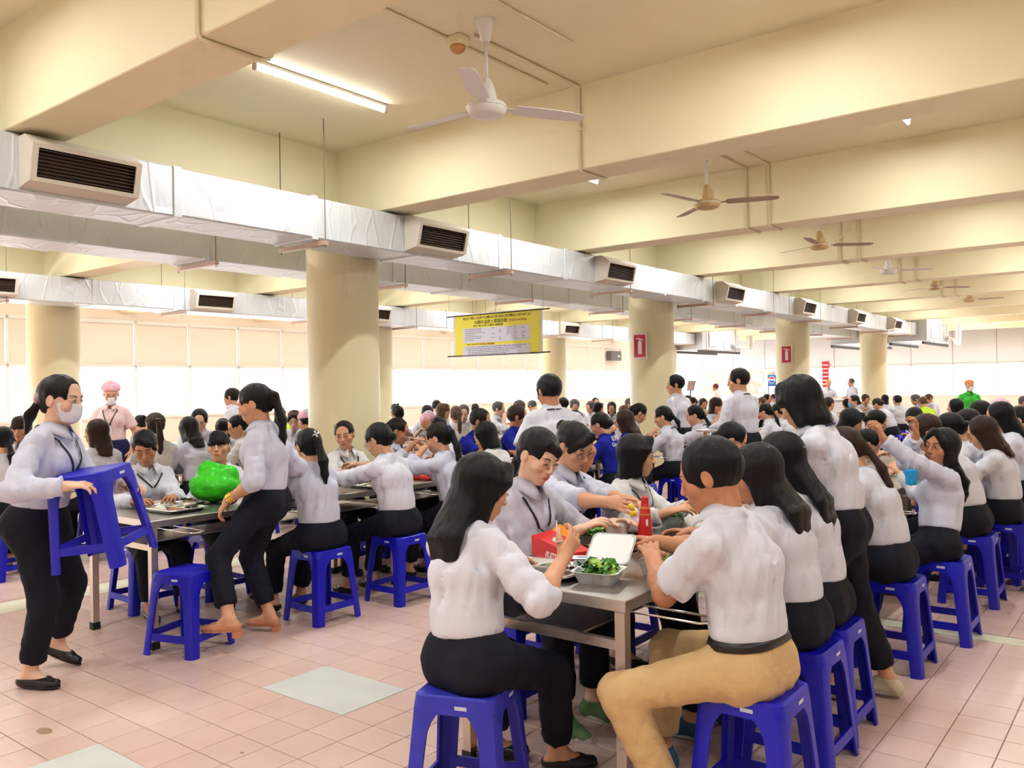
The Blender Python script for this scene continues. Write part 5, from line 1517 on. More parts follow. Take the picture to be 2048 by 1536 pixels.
# ---- people on their feet
GS = 'people standing'
W14 = hero('masked woman walking past with a blue stool in her hand', (-4.46, 1.97, 1.60), 36, 'hero',
     dict(sit=False, lean=(6, 10, 16), hyaw=-4, hpitch=8, rhw=(-4.17, 1.86, 1.06), lhw=(-4.32, 2.22, 1.02), rfw=(-4.62, 1.86, .085), lfw=(-4.86, 2.10, .14), lfp=24, rkp=(.1, 1, 0), lkp=(-.1, 1, .1), rpole=(.5, -1, -.3), lpole=(-.5, -1, -.3), rgrip=60, lgrip=60, rdir=(0, 1, .1)),
     hairstyle='shorttail', hcol='soft', shirt='cool', sl=(.92, .92), lan='front', mask=m_mask, group=GS, down=.5, skin='fair', shoe=('flat', None))
W15 = hero('standing woman in tan heels with gold bracelet', (-4.48, 3.09, 1.543), 212, 'hero',
     dict(sit=False, lean=(-4, -2, 8), hyaw=8, hpitch=20, lhw=(-4.44, 2.90, .85), rhw=(-4.62, 3.28, .95), lpole=(-.6, -1, -.3), rpole=(.5, -1, -.4), lfw=(-4.27, 2.79, .20), rfw=(-4.46, 3.20, .105), rkp=(.1, 1, 0), lkp=(-.1, 1, .2), lgrip=70, ldir=(0, .5, -1)),
     hairstyle='pony', hcol='soft', shirt='cool', sl=(.35, .25), group=GS, shoe=('heel', m_shoe_t), down=.6, hem=.075)
hero('man standing with his back to us, lanyard round his neck', (-3.75, 5.22, 1.59), 142, 'mid', dict(POSES['standdown'], male=True, hyaw=18, hpitch=14, lean=(0, 3, 10)), hairstyle='short', hcol='soft', shirt='white', sl=(-.2, -.2), lan='back', group=GS, skin='tan')
hero('slim man standing in profile before the second column', (-5.02, 9.80, 1.624), 176, 'mid', dict(POSES['standdown'], male=True, hyaw=36, hpitch=6), hairstyle='short', hcol='black', shirt='white', sl=(.95, .95), group=GS)
hero('tall man standing among the tables holding a tray', (-3.70, 8.68, 1.662), 166, 'mid', dict(POSES['stand'], male=True, hyaw=34, hpitch=8, rh=(.16, .30, 1.0), lh=(-.16, .32, 1.0)), hairstyle='short', hcol='soft', shirt='white', sl=(.95, .95), lan='back', group=GS)
WN = hero('masked server in pink uniform and pink cap', (-9.90, 4.93, 1.615), -40, 'mid', dict(POSES['standdown'], hyaw=14, hpitch=18), hairstyle='bun', hcol='black', shirt='pink', sl=(-.3, -.3), trousers='dnavy', lan='front', mask=m_mask, group=GS, hair_obj=False)
cap_on(WN[0], WN[1], 'nurse', 'mid')
hero('black haired woman cut by the right picture edge', (-1.15, 8.98, 1.24), 180, 'mid', dict(lean=(4, 10, 20), hpitch=24), hairstyle='lowbun', hcol='black', shirt='white', sl=(.9, .9), group=G1)
far('seated back beyond the light brown profile at the right edge', (-1.2, 10.35, 1.25), R_, 'eat', 0, 'bob', 'black', group=G1)
# ================================================================== DUCTS, FANS, CONDUITS, SIGNS
m_hang = mat('galvanised_channel', srgb(196, 168, 150), .45, metal=.4)
m_rodk = mat('threaded_rod', srgb(120, 108, 90), .5, metal=.5)
m_louv = mat('dark_louvre', srgb(96, 74, 58), .6); m_void = mat('vent_void', srgb(34, 26, 22), .8)
m_outlet = mat('outlet_sheet', srgb(222, 212, 196), .45)
m_seam = mat('foil_tape', srgb(222, 226, 230), .42, metal=.25)
DZ0, DZ1 = 2.75, 3.10
HANG_Y = [-0.45 + 2.5 * k for k in range(-2, 11)]
def outlet_mesh(Lh=.34):
    # hood profile seen along the duct: x outwards, z down from the duct's top
    prof = [(0, .335), (.10, .335), (.205, .265), (.150, .045), (0, .02)]
    hood = MB()
    for a, b in zip(prof[:-1], prof[1:]):
        if a == (.205, .265): continue
        hood.add([(a[0], -Lh, a[1]), (b[0], -Lh, b[1]), (b[0], Lh, b[1]), (a[0], Lh, a[1])], [(0, 1, 2, 3)])
    for s in (-1, 1):
        hood.add([(p[0], s * Lh, p[1]) for p in prof], [tuple(range(5)) if s > 0 else tuple(range(4, -1, -1))])
    hm = hood.mesh('hood', m_outlet)
    d = Vector((.205 - .150, 0, .265 - .045)); u = d.normalized(); n = Vector((u.z, 0, -u.x)); o = Vector((.150, 0, .045)); H = d.length
    M = Matrix(((0, u.x, n.x, o.x), (1, 0, 0, o.y), (0, u.z, n.z, o.z), (0, 0, 0, 1)))   # local x along the duct, y up the face, z outwards
    fr = MB(); w = .026
    fr.box(-Lh, Lh, 0, w, -.004, .008, M).box(-Lh, Lh, H - w, H, -.004, .008, M).box(-Lh, -Lh + w * 1.4, w, H - w, -.004, .008, M).box(Lh - w * 1.4, Lh, w, H - w, -.004, .008, M)
    fm = fr.mesh('grille_frame', m_outlet)
    bk = MB().box(-Lh + .01, Lh - .01, .01, H - .01, -.05, -.045, M).mesh('grille_back', m_void)
    sl = []
    n_s = 8
    for k in range(n_s):
        y = w + (H - 2 * w) * (k + .5) / n_s
        S = MB().box(-Lh + .03, Lh - .03, -.0055, .0055, -.001, .001, M @ Matrix.Translation((0, y, -.008)) @ Matrix.Rotation(.9, 4, 'X'))
        sl.append(S.mesh('louvre', m_louv))
    return hm, fm, bk, sl
OUT = outlet_mesh()
def outlet(y, x, sgn, parent):
    e = bpy.data.objects.new('air_outlet', OUT[0]); link(e, parent)
    e.location = (x, y, DZ0); e.rotation_euler = (0, 0, 0 if sgn > 0 else PI)
    mobj('grille_frame', OUT[1], e); mobj('grille_back', OUT[2], e)
    for s in OUT[3]: mobj('louvre', s, e)
def duct(name_l, x0, x1, ya, yb, outs, sgn):
    d = empty('air_duct', ((x0 + x1) / 2, (ya + yb) / 2, DZ0), 0, name_l, 'air duct', 'foil wrapped ducts')
    ox, oy = (x0 + x1) / 2, (ya + yb) / 2
    rnd = random.Random(int(abs(x0) * 10)); y = ya; k = 0
    while y < yb - .05:
        L = min(1.22, yb - y)
        j = [rnd.uniform(-.006, .006) for _ in range(4)]
        MB().bbox(x0 - ox + j[0], x1 - ox + j[1], y - oy + .001, y + L - oy - .001, j[2], DZ1 - DZ0 + j[3], .012).build('duct_section', m_foil, d)
        MB().bbox(x0 - ox - .0075, x1 - ox + .0075, y - oy - .03, y - oy + .03, -.0075, DZ1 - DZ0 + .0075, .003).build('tape_band', m_seam, d)
        y += L; k += 1
    for y in HANG_Y:
        if not (ya < y < yb): continue
        hg = MB().box(x0 - ox - .06, x1 - ox + .06, y - oy - .022, y - oy + .022, -.050, -.012).build('hanger', m_hang, d)
        for xx in (x0 - ox - .045, x1 - ox + .045):
            r = MB(); r.tube([(xx, y - oy, -.07), (xx, y - oy, ZC - DZ0)], .0045, 6); r.build('rod', m_rodk, hg)
    for y in outs:
        e = outlet(y - oy, (x1 if sgn > 0 else x0) - ox, sgn, d)
    for o in d.children:
        if o.name.startswith('air_outlet'): o.location.z = 0.0
    return d
duct('nearest silver foil duct with air outlets facing the camera', -6.05, -5.55, -6.5, 25.3, [-.75, 2.55, 5.85, 9.1, 12.6, 16.05, 19.4, 22.6], 1)
duct('middle silver foil duct behind the columns', -7.70, -7.14, -6.5, 25.3, [-.6, 2.7, 6.0, 9.3, 12.7, 16.0, 19.3], -1)
duct('farthest silver foil duct nearest the windows', -12.45, -11.88, -6.5, 24.6, [.95, 4.3, 7.5, 10.9, 14.2, 17.4, 20.8], 1)

# air handling units at the duct ends
m_ahu = mat('unit_sheet_metal', srgb(206, 212, 218), .4, metal=.3); m_dark = mat('dark_channel', srgb(70, 62, 58), .6); m_pipe = mat('white_lagged_pipe', srgb(232, 230, 226), .6)
for xc, ya, lab in ((-5.8, 25.35, 'air handling unit at the end of the nearest duct'), (-7.42, 25.35, 'air handling unit at the end of the middle duct'), (-12.16, 24.65, 'air handling unit at the end of the farthest duct')):
    u = empty('air_handling_unit', (xc, ya, 2.5), 0, lab, 'air unit', 'air handling units')
    MB().bbox(-.50, .50, 0.0, 2.9, .10, .80, .012).build('casing', m_ahu, u)
    MB().bbox(.502, .52, .5, 1.1, .2, .7, .004).build('access_panel', m_panel, u)
    MB().bbox(.502, .55, 1.6, 1.72, .15, .75, .006).build('edge_flange', m_alu, u)
    for x in (-.42, .42): MB().box(x - .03, x + .03, -.1, 3.1, .0, .08).build('rail', m_dark, u)
    for (x, y) in ((-.5, .3), (.5, .3), (-.5, 2.6), (.5, 2.6)):
        r = MB(); r.tube([(x, y, 0), (x, y, ZC - 2.5)], .006, 6); r.build('rod', m_rodk, u)
    for k, (dx, dz) in enumerate(((.60, .32), (.68, .22))):
        p = MB(); p.smooth = True; p.tube([(.45, 2.2 + .2 * k, dz), (dx, 2.25 + .2 * k, dz), (dx, 2.3 + .2 * k, dz - .1), (dx, 3.5, dz - .12), (dx, 3.6, dz + .1), (dx, 3.6, ZC - 2.5)], .04, 8); p.build('pipe', m_pipe, u)

# ---- ceiling fans
m_fanw = mat('white_fan_metal', srgb(232, 228, 222), .4); m_fant = mat('tan_fan_housing', srgb(206, 176, 122), .45); m_blade = mat('fan_blade', srgb(176, 152, 128), .5)
def fan(x, y, rot, housing, label):
    f = empty('ceiling_fan', (x, y, ZC), 0, label, 'ceiling fan', 'ceiling fans between the beams')
    c = MB(); c.smooth = True; c.lathe([(.06, 0), (.06, -.012), (.052, -.03), (.030, -.12), (.022, -.135)], 20); smooth_angle(c.build('canopy', m_fanw, f).data)
    r = MB(); r.smooth = True; r.tube([(0, 0, -.12), (0, 0, -.40)], .013, 10); r.build('downrod', m_fanw, f)
    h = MB(); h.smooth = True; h.lathe([(.024, -.36), (.045, -.40), (.062, -.47), (.068, -.50), (.112, -.515), (.122, -.53), (.122, -.55), (.108, -.578), (.085, -.590), (.03, -.596)], 28); ho = h.build('motor_housing', housing, f); smooth_angle(ho.data, 50)
    b = MB(); b.smooth = True; b.lathe([(.124, -.536), (.128, -.540), (.124, -.546)], 28); b.build('trim_ring', m_fanw, ho)
    for k in range(3):
        a = rot + k * 2 * PI / 3
        bl = MB(); rings = []
        for (rr, w0, w1, tw) in ((.10, -.022, .022, 0), (.17, -.024, .024, .05), (.19, -.062, .052, .16), (.36, -.066, .056, .17), (.55, -.062, .054, .15), (.635, -.050, .046, .14), (.655, -.030, .026, .13)):
            rings.append([(rr, w0, -.535 - w0 * tw - .0016), (rr, w1, -.535 - w1 * tw - .0016), (rr, w1, -.535 - w1 * tw + .0016), (rr, w0, -.535 - w0 * tw + .0016)])
        bl.loft(rings); bl.build('blade', m_blade if housing is m_fant else m_fanw, f, None, (0, 0, a))
for k, (rot, hs) in enumerate(((1.05, m_fanw), (.35, m_fant), (.62, m_fant), (.45, m_fanw), (.7, m_fant), (.1, m_fant))):
    fan((-3.28, -3.45, -3.45, -3.45, -3.42, -3.4)[k], (3.98, 7.45, 10.7, 13.95, 17.1, 20.3)[k], rot, hs, ['nearest white ceiling fan with conical canopy', 'second ceiling fan with tan motor housing', 'third ceiling fan down the hall', 'fourth ceiling fan down the hall', 'fifth ceiling fan down the hall', 'sixth and farthest ceiling fan in view'][k])

# ---- conduits and a smoke detector
m_cond = mat('cream_conduit', srgb(232, 220, 184), .5)
for k in range(0, 6):
    yb = BEAMY[3 + k] if 3 + k < len(BEAMY) else None
    if yb is None: continue
    for j, xx in enumerate((-3.46,) if k < 2 else (-3.46, -3.22)):
        c = MB(); c.smooth = True
        yn = yb - .175; yf = yb + .175
        c.tube([(xx, yn - 1.2, ZC - .013), (xx, yn - .03, ZC - .013), (xx, yn - .013, ZC - .03), (xx, yn - .013, ZB + .01), (xx, yn + .005, ZB - .012), (xx, yf - .03, ZB - .012), (xx, yf + .02, ZB + .004), (xx, yf + .02, ZB + .09)], .011, 8)
        o = c.build('conduit', m_cond)
        tag(o, 'cream conduit bent round the ' + ('nearest', 'second', 'third', 'fourth', 'fifth', 'sixth')[k] + ' beam' + (', right one of the two' if j else ', left one of the two' if k > 1 else ''), 'pipe', 'conduits on the beams')
        for (yy, zz) in ((yn - .013, ZB + .3), (yf + .02, ZB + .03)):
            MB().bbox(xx - .02, xx + .02, yy - .018, yy + .018, zz - .016, zz + .016, .003).build('clip_box', m_cond, o)
for (xx, y0, y1) in ((-3.62, 3.3, 5.1), (-3.05, 3.4, 4.6)):
    c = MB(); c.tube([(xx, y0, ZC - .011), (xx, y1, ZC - .011)], .010, 8); tag(c.build('conduit', m_cond), 'straight cream conduit on the ceiling ' + ('by the smoke detector' if xx < -3.3 else 'right of the nearest fan'), 'pipe', 'conduits on the beams')
sd = empty('smoke_detector', (-3.57, 4.05, ZC - .02), 0, 'smoke detector with orange brown base near the fan', 'detector')
MB().bbox(-.06, .06, -.05, .05, -.04, .02, .004).build('mount_box', m_cream, sd)
c = MB(); c.smooth = True; c.lathe([(.050, -.04), (.052, -.055), (.040, -.075), (.018, -.088)], 20); smooth_angle(c.build('sensor_head', mat('aged_detector_plastic', srgb(206, 150, 96), .5), sd).data)

def text_mesh(txt, size, m, depth=.0012, align='LEFT'):
    me = TEXT[txt]; me.materials.clear(); me.materials.append(m); return me
m_ink = mat('black_ink', srgb(40, 36, 30), .7); m_inkg = mat('grey_ink', srgb(120, 116, 140), .7); m_inkr = mat('rust_ink', srgb(170, 90, 70), .7)
m_yel = mat('yellow_banner_vinyl', srgb(250, 236, 70), .45); m_bwhite = mat('white_banner_vinyl', srgb(238, 238, 244), .45); m_tbl = mat('pale_lilac_print', srgb(226, 226, 240), .5)
bn = empty('banner', (-7.75, 9.54, 1.98), 0, 'yellow hanging banner with Vietnamese and Japanese lettering', 'banner')
BW, BH = .80, .60
MB().box(-BW - .035, BW + .035, -.003, .003, -.02, BH + .02).build('border', m_bwhite, bn)
MB().box(-BW, BW, -.006, -.0035, 0, BH).build('yellow_sheet', m_yel, bn)
def on_banner(me, x, z, nm='lettering'):
    o = mobj(nm, me, bn, (x, -.008, z), (PI / 2, 0, 0)); return o
on_banner(text_mesh('MỤC TIÊU CHẤT LƯỢNG VÀ MÔI TRƯỜNG YEV KỲ 52', .052, m_ink, .0008, 'CENTER'), .0, BH - .066)
on_banner(text_mesh('52期の品質と環境目標', .062, m_ink, .0008, 'CENTER'), -.10, BH - .135)
on_banner(text_mesh('(7/2022~6/2023)', .048, m_inkr, .0008, 'LEFT'), .24, BH - .130)
on_banner(text_mesh('MỤC TIÊU CHẤT LƯỢNG 品質目標', .036, m_ink, .0008, 'CENTER'), -.15, BH - .178)
MB().box(-.64, .62, -.0085, -.0062, .185, .405).build('printed_table', m_tbl, bn)
MB().box(-.64, .62, -.0085, -.0062, .0, .140).build('printed_note', m_tbl, bn)
on_banner(text_mesh('MỤC TIÊU MÔI TRƯỜNG 環境目標', .034, m_inkr, .0008, 'LEFT'), -.56, .150)
rn = random.Random(5); lines = MB()
for r in range(7):
    z = .385 - r * .028
    lines.box(-.60, -.60 + rn.uniform(.16, .42), -.0092, -.0086, z, z + .007)
    for cx in (-.08, .06, .20, .34, .48):
        if rn.random() < .75: lines.box(cx, cx + rn.uniform(.02, .06), -.0092, -.0086, z, z + .008)
for r in range(5):
    z = .118 - r * .026; x = -.58 + .04 * (r > 1)
    while x < .54 - .1 * r:
        w = rn.uniform(.02, .07); lines.box(x, x + w, -.0092, -.0086, z, z + .009); x += w + .012
tag(lines.build('small_print', m_inkg, bn), kind='stuff')
for z in (0.0, BH):
    r = MB(); r.tube([(-BW - .16, -.001, z), (BW + .16, -.001, z)], .009, 8); r.build('batten', m_rubber, bn)
for x in (-BW - .12, -.2, BW + .05):
    r = MB(); r.tube([(x, 0, BH), (x, 0, ZC - 1.98)], .002, 5); r.build('string', m_rodk, bn)

# ---- fire extinguisher signs on the columns
m_red = mat('red_sign', srgb(206, 26, 44), .4)
for k, yy in enumerate((11.82, 18.10)):
    e = empty('extinguisher_sign', (-6.45, yy - .362, 2.10), 0, 'red fire extinguisher sign on the ' + ('second' if k == 0 else 'third') + ' column', 'sign', 'extinguisher signs')
    MB().box(-.118, .118, -.012, .0, -.19, .19).build('backing', m_bwhite, e)
    MB().box(-.098, .098, -.016, -.012, -.172, .172).build('red_panel', m_red, e)
    p = MB(); b = []
    for (x, z) in ((-.030, -.125), (.036, -.125), (.036, .045), (.026, .075), (.012, .088), (.012, .10), (.052, .082), (.068, .062), (.074, .068), (.058, .096), (.012, .116), (-.045, .128), (-.058, .122), (-.058, .108), (-.012, .102), (-.006, .088), (-.020, .075), (-.030, .045)):
        b.append((x, z))
    p.loft([[(x, -.019, z) for x, z in b], [(x, -.016, z) for x, z in b]])
    p.build('pictogram', m_bwhite, e)

# ---- things on the far walls
tv = empty('wall_unit', (X_WIN + .16, 27.2, 2.42), 0, 'dark wall mounted box high on the window wall', 'wall box')
MB().bbox(-.10, .12, -.36, .36, 0, .36, .01).build('casing', mat('dark_grey_case', srgb(92, 92, 90), .5), tv)
MB().box(.121, .124, .10, .22, .14, .20).build('display', m_white, tv)
cn = empty('serving_counter', (-10.6, 25.6, 0), 0, 'white serving counter before the end windows', 'counter')
MB().bbox(-3.4, 3.4, -.32, .32, 0, .94, .01).build('body', m_panel, cn); MB().bbox(-3.45, 3.45, -.36, .36, .94, .98, .006).build('worktop', m_steel, cn)
po = empty('till_screen', (-12.5, 25.5, .98), -.5, 'brown tilted till screen on the serving counter', 'screen')
MB().bbox(-.09, .09, -.08, .08, 0, .02, .004).build('foot', m_dark, po); MB().box(-.02, .02, -.02, .02, .02, .30).build('post', m_dark, po)
MB().bbox(-.20, .20, -.015, .015, 0, .34, .006, Matrix.Translation((0, -.02, .30)) @ Matrix.Rotation(-.25, 4, 'X')).build('panel', mat('brown_screen', srgb(120, 84, 78), .4), po)
fr = empty('drinks_fridge', (-11.45, 30.7, 0), 0, 'blue headed drinks fridge beside the third column', 'fridge')
m_fb = mat('fridge_blue', srgb(40, 60, 160), .4); m_fg = mat('fridge_glass', srgb(226, 238, 244), .15)
MB().bbox(-.35, .35, -.30, .30, 0, 1.42, .01).build('cabinet', m_fb, fr); MB().bbox(-.30, .30, -.325, -.30, .12, 1.38, .006).build('door', m_fg, fr)
MB().bbox(-.35, .35, -.30, .30, 1.42, 1.80, .01).build('header', mat('header_teal', srgb(40, 120, 170), .4), fr)
g = MB(); g.smooth = True
g.lathe([(.13, 0), (.13, .006)], 24, Matrix.Translation((-.18, -.302, 1.61)) @ Matrix.Rotation(PI / 2, 4, 'X')); g.build('round_logo', m_bwhite, fr)
for (col, z0, z1) in ((m_red, .02, .11), (m_fb, -.11, -.03)):
    pts = [(.112 * math.cos(t), .112 * math.sin(t)) for t in [2 * PI * i / 40 for i in range(40)]]
    pts = [(x, z) for x, z in pts if z0 - .001 <= z + .035 * math.sin(x * 22) * .4 <= z1 + .02]
    if len(pts) > 2:
        h = MB(); h.loft([[(x - .18, -.311, z + 1.61) for x, z in pts], [(x - .18, -.308, z + 1.61) for x, z in pts]]); h.build('logo_wave', col, fr)
mobj('lettering', text_mesh('pepsi', .20, m_bwhite, .003, 'LEFT'), fr, (-.03, -.304, 1.55), (PI / 2, 0, 0))
def poster_mat(name, a, b, c):  # soft blotches of three pale tones mixed by noise
    m = bpy.data.materials.new(name); m.use_nodes = True; nt = m.node_tree; p = nt.nodes['Principled BSDF']
    n = nt.nodes.new('ShaderNodeTexNoise'); n.inputs['Scale'].default_value = 2.6; n.inputs['Detail'].default_value = 3; tc = nt.nodes.new('ShaderNodeTexCoord')
    nt.links.new(tc.outputs['Object'], n.inputs['Vector']); r = nt.nodes.new('ShaderNodeValToRGB'); r.color_ramp.elements[0].position = .35; r.color_ramp.elements[0].color = a
    r.color_ramp.elements[1].position = .62; r.color_ramp.elements[1].color = b; e = r.color_ramp.elements.new(.5); e.color = c
    nt.links.new(n.outputs['Fac'], r.inputs[0]); nt.links.new(r.outputs[0], p.inputs['Base Color']); p.inputs['Roughness'].default_value = .5
    return m
for k, (x0, x1, cols, lab) in enumerate(((-15.2, -14.1, ('poster_pink', srgb(250, 214, 206), srgb(255, 250, 246), srgb(246, 180, 170)), 'pale pink food poster in the first serving window'),
                                         (-13.9, -12.3, ('poster_green', srgb(206, 232, 214), srgb(255, 244, 236), srgb(244, 196, 180)), 'pale green and orange food poster in the next window'),
                                         (-12.2, -11.9, ('poster_red', srgb(236, 150, 140), srgb(255, 236, 226), srgb(244, 196, 180)), 'narrow reddish poster left of the drinks fridge'))):
    tag(MB().bbox(x0, x1, Y_END - .045, Y_END - .03, 1.05, 1.98, .003).build('poster', poster_mat(*cols)), lab, 'poster', 'window posters')
ps = empty('price_board', (-10.0, Y_END - .06, 1.3), 0, 'tall red board with white lines beside the third column', 'board')
MB().bbox(-.12, .12, -.02, .0, 0, .95, .004).build('panel', m_red, ps)
ln = MB()
for k in range(6): ln.box(-.09, .09, -.024, -.02, .10 + .14 * k, .14 + .14 * k)
tag(ln.build('printed_lines', m_bwhite, ps), kind='stuff')
# ================================================================== THINGS ON THE TABLES
m_tray = mat('steel_tray', srgb(214, 212, 208), .28, metal=.85); m_bowl = mat('thin_steel_bowl', srgb(206, 204, 200), .22, metal=.9, bump=.15, bscale=40)
m_rice = mat('cooked_rice', srgb(246, 242, 230), .7, bump=.8, bscale=160); m_meat = mat('braised_meat', srgb(190, 130, 84), .5, bump=.8, bscale=70, vary=.35, vscale=40); m_veg = mat('cooked_greens', srgb(126, 150, 70), .5, bump=.8, bscale=60, vary=.4, vscale=40)
m_leaf = mat('lettuce_leaf', srgb(86, 158, 44), .45, vary=.4, vscale=18, bump=.4, bscale=50); m_leafd = mat('dark_herb_leaf', srgb(40, 104, 40), .5, vary=.3, vscale=18); m_leafp = mat('pale_lettuce_leaf', srgb(176, 214, 96), .45, vary=.2, vscale=18)
m_foam = mat('white_foam', srgb(244, 244, 242), .55); m_clear = mat('clear_plastic', srgb(236, 242, 240), .08, trans=.0, alpha=.38, spec=.6); m_glassb = mat('glass_bowl', srgb(220, 232, 230), .05, alpha=.32, spec=.8)
m_redb = mat('chilli_red', srgb(222, 34, 34), .3, coat=.4); m_labely = mat('gold_label', srgb(214, 150, 60), .4); m_soy = mat('soy_dark', srgb(34, 18, 12), .12, coat=.5); m_capy = mat('yellow_cap', srgb(252, 204, 30), .35); m_orp = mat('orange_paper', srgb(250, 150, 34), .55); m_redp = mat('red_paper', srgb(214, 34, 36), .55)
m_lunch = mat('pale_pink_box', srgb(246, 232, 228), .35); m_greenbag = mat('green_plastic_bag', srgb(60, 214, 30), .35, bump=.5, bscale=16, spec=.4); m_wood = mat('dark_chopstick', srgb(40, 26, 22), .4); m_bluep = mat('blue_print', srgb(60, 80, 180), .5)

def lump(rx, ry, rz, seed, m, n=(10, 6), rough=.22):
    r = random.Random(seed); mb = MB(); mb.smooth = True; rings = []
    for j in range(n[1]):
        a = PI / 2 * j / (n[1] - 1) * .98
        rings.append([(rx * math.cos(a) * math.cos(2 * PI * i / n[0]) * (1 + r.uniform(-rough, rough)), ry * math.cos(a) * math.sin(2 * PI * i / n[0]) * (1 + r.uniform(-rough, rough)), rz * math.sin(a) * (1 + r.uniform(-rough, rough))) for i in range(n[0])])
    mb.loft(rings); return mb.mesh('food', m)
def rrect(hx, hy, r, z, n=4):
    p = []
    for cx, cy, a0 in ((1, 1, 0), (-1, 1, 90), (-1, -1, 180), (1, -1, 270)):
        for k in range(n + 1):
            a = math.radians(a0 + 90 * k / n); p.append((cx * (hx - r) + r * math.cos(a), cy * (hy - r) + r * math.sin(a), z))
    return p
def tray_mesh():
    t = MB(); t.smooth = True
    t.loft([rrect(.150, .105, .02, 0), rrect(.168, .122, .03, .022), rrect(.182, .136, .035, .024), rrect(.184, .138, .036, .020), rrect(.182, .136, .035, .0265), rrect(.166, .120, .03, .0255), rrect(.149, .104, .02, .003)], True)
    me = t.mesh('pan', m_tray); smooth_angle(me, 30)
    d = MB().bbox(-.148, .148, -.006, .006, .002, .024, .003).bbox(-.05, -.04, .0, .103, .002, .024, .003).bbox(.05, .06, .0, .103, .002, .024, .003).mesh('divider', m_tray)
    return me, d
TRAY = tray_mesh()
def bowl_mesh(r=.058, h=.042):
    b = MB(); b.smooth = True
    b.lathe([(.02, 0), (r * .55, .002), (r * .88, h * .55), (r, h), (r + .006, h + .001), (r + .006, h - .001), (r - .003, h - .001), (r * .84, h * .55), (r * .5, .005), (.01, .004)], 24)
    me = b.mesh('bowl', m_bowl); smooth_angle(me, 40); return me
BOWL = bowl_mesh()
SPOON = MB(); SPOON.smooth = True
SPOON.tube([(0, 0, .004), (.04, 0, .006), (.10, 0, .012), (.15, 0, .010)], [.003, .0028, .0030, .0040], 6)
SPOON.lathe([(.004, -.002), (.014, 0), (.019, .003), (.018, .004), (.010, .0015)], 14, Matrix.Translation((-.025, 0, .003)) @ Matrix.Diagonal((1.5, 1, 1, 1)))
SPOON = SPOON.mesh('spoon', m_tray)
def spoon(x, y, z, rz, label, rot=None):
    o = mobj('spoon', SPOON, None, (x, y, z), rot or (0, 0, rz)); return tag(o, label, 'spoon', 'steel spoons')
def tray(x, y, rz, label, seed, foods=True, bowl=True, z=TZ):
    t = empty('food_tray', (x, y, z), rz, label, 'tray', 'steel meal trays')
    mobj('pan', TRAY[0], t); mobj('divider', TRAY[1], t)
    M = Matrix.Translation((x, y, z)) @ Matrix.Rotation(rz, 4, 'Z')
    if foods:
        for k, (px, py, rx, ry, rzz, mm, nm) in enumerate(((-.075, -.055, .06, .036, .030, m_rice, 'rice'), (.075, -.055, .055, .034, .022, m_meat, 'meat'), (.0, .055, .036, .036, .020, m_veg, 'greens'), (-.10, .055, .034, .034, .018, m_meat, 'side dish'))):
            o = mobj('food_portion', lump(rx, ry, rzz, seed * 7 + k, mm), None); o.matrix_world = M @ Matrix.Translation((px, py, .0045))
            tag(o, f'{nm} on the {label}', 'food', 'portions on the trays', 'stuff')
    if bowl:
        o = mobj('soup_bowl', BOWL, None); o.matrix_world = M @ Matrix.Translation((.108, .052, .0035)) @ Matrix.Scale(.72, 4)
        tag(o, f'steel bowl on the {label}', 'bowl', 'steel bowls')
    return t
def leaves(n, rx, ry, h, seed, mats=(m_leaf, m_leafd, m_leafp), sz=.055):
    r = random.Random(seed); mb = MB(); mb.smooth = True
    for _ in range(n):
        L = sz * r.uniform(.6, 1.3); w = L * r.uniform(.2, .38); mb.m = r.choice((0, 0, 1, 2))
        M = Matrix.Translation((r.uniform(-rx, rx), r.uniform(-ry, ry), r.uniform(.2, 1) * h)) @ Matrix.Rotation(r.uniform(0, 2 * PI), 4, 'Z') @ Matrix.Rotation(r.uniform(-.7, .5), 4, 'Y') @ Matrix.Rotation(r.uniform(-.6, .6), 4, 'X')
        rows = []
        for i in range(5):
            t = i / 4; ww = w * math.sin(PI * min(t * .9 + .08, 1)) ** .7; zz = .010 * math.sin(t * 3 + r.random())
            rows.append([(t * L - L / 2, -ww, zz + r.uniform(0, .008)), (t * L - L / 2, 0, zz - .003), (t * L - L / 2, ww, zz + r.uniform(0, .008))])
        mb.loft(rows, False, False, M)
    me = mb.mesh('leaves', list(mats)); return me

# ---- first table, near end
bx = empty('foam_box', (-1.735, 2.735, TZ), .25, 'open white foam box holding cut greens near the table corner', 'food box')
b = MB(); b.smooth = True
b.loft([rrect(.066, .062, .02, 0), rrect(.086, .080, .026, .046), rrect(.092, .086, .028, .048), rrect(.092, .086, .028, .045), rrect(.083, .077, .025, .046), rrect(.062, .058, .018, .005)], True)
smooth_angle(b.build('base', m_foam, bx).data, 30)
lid = MB(); lid.smooth = True
ML = Matrix.Translation((0, .088, .047)) @ Matrix.Rotation(math.radians(34), 4, 'X') @ Matrix.Translation((0, .086, 0))
lid.loft([rrect(.092, .086, .028, 0), rrect(.092, .086, .028, .003), rrect(.084, .078, .026, .003), rrect(.076, .070, .022, -.026), rrect(.070, .064, .02, -.026), rrect(.078, .072, .024, .0)][1:4] + [rrect(.06, .055, .02, -.027)], True, True, ML)
smooth_angle(lid.build('lid', m_foam, bx).data, 30)
tag(mobj('cut_greens', leaves(70, .055, .05, .05, 3), None, (-1.735, 2.735, TZ + .016)), 'fresh cut green leaves heaped in the foam box', 'greens', None, 'stuff')
tray(-2.00, 2.745, .06, 'steel tray before the loose haired woman', 11)
tag(mobj('egg_half', lump(.03, .022, .022, 2, m_rice, rough=.05), None, (-1.87, 2.64, TZ + .024)), 'white piece of food on the tray rim', 'food')
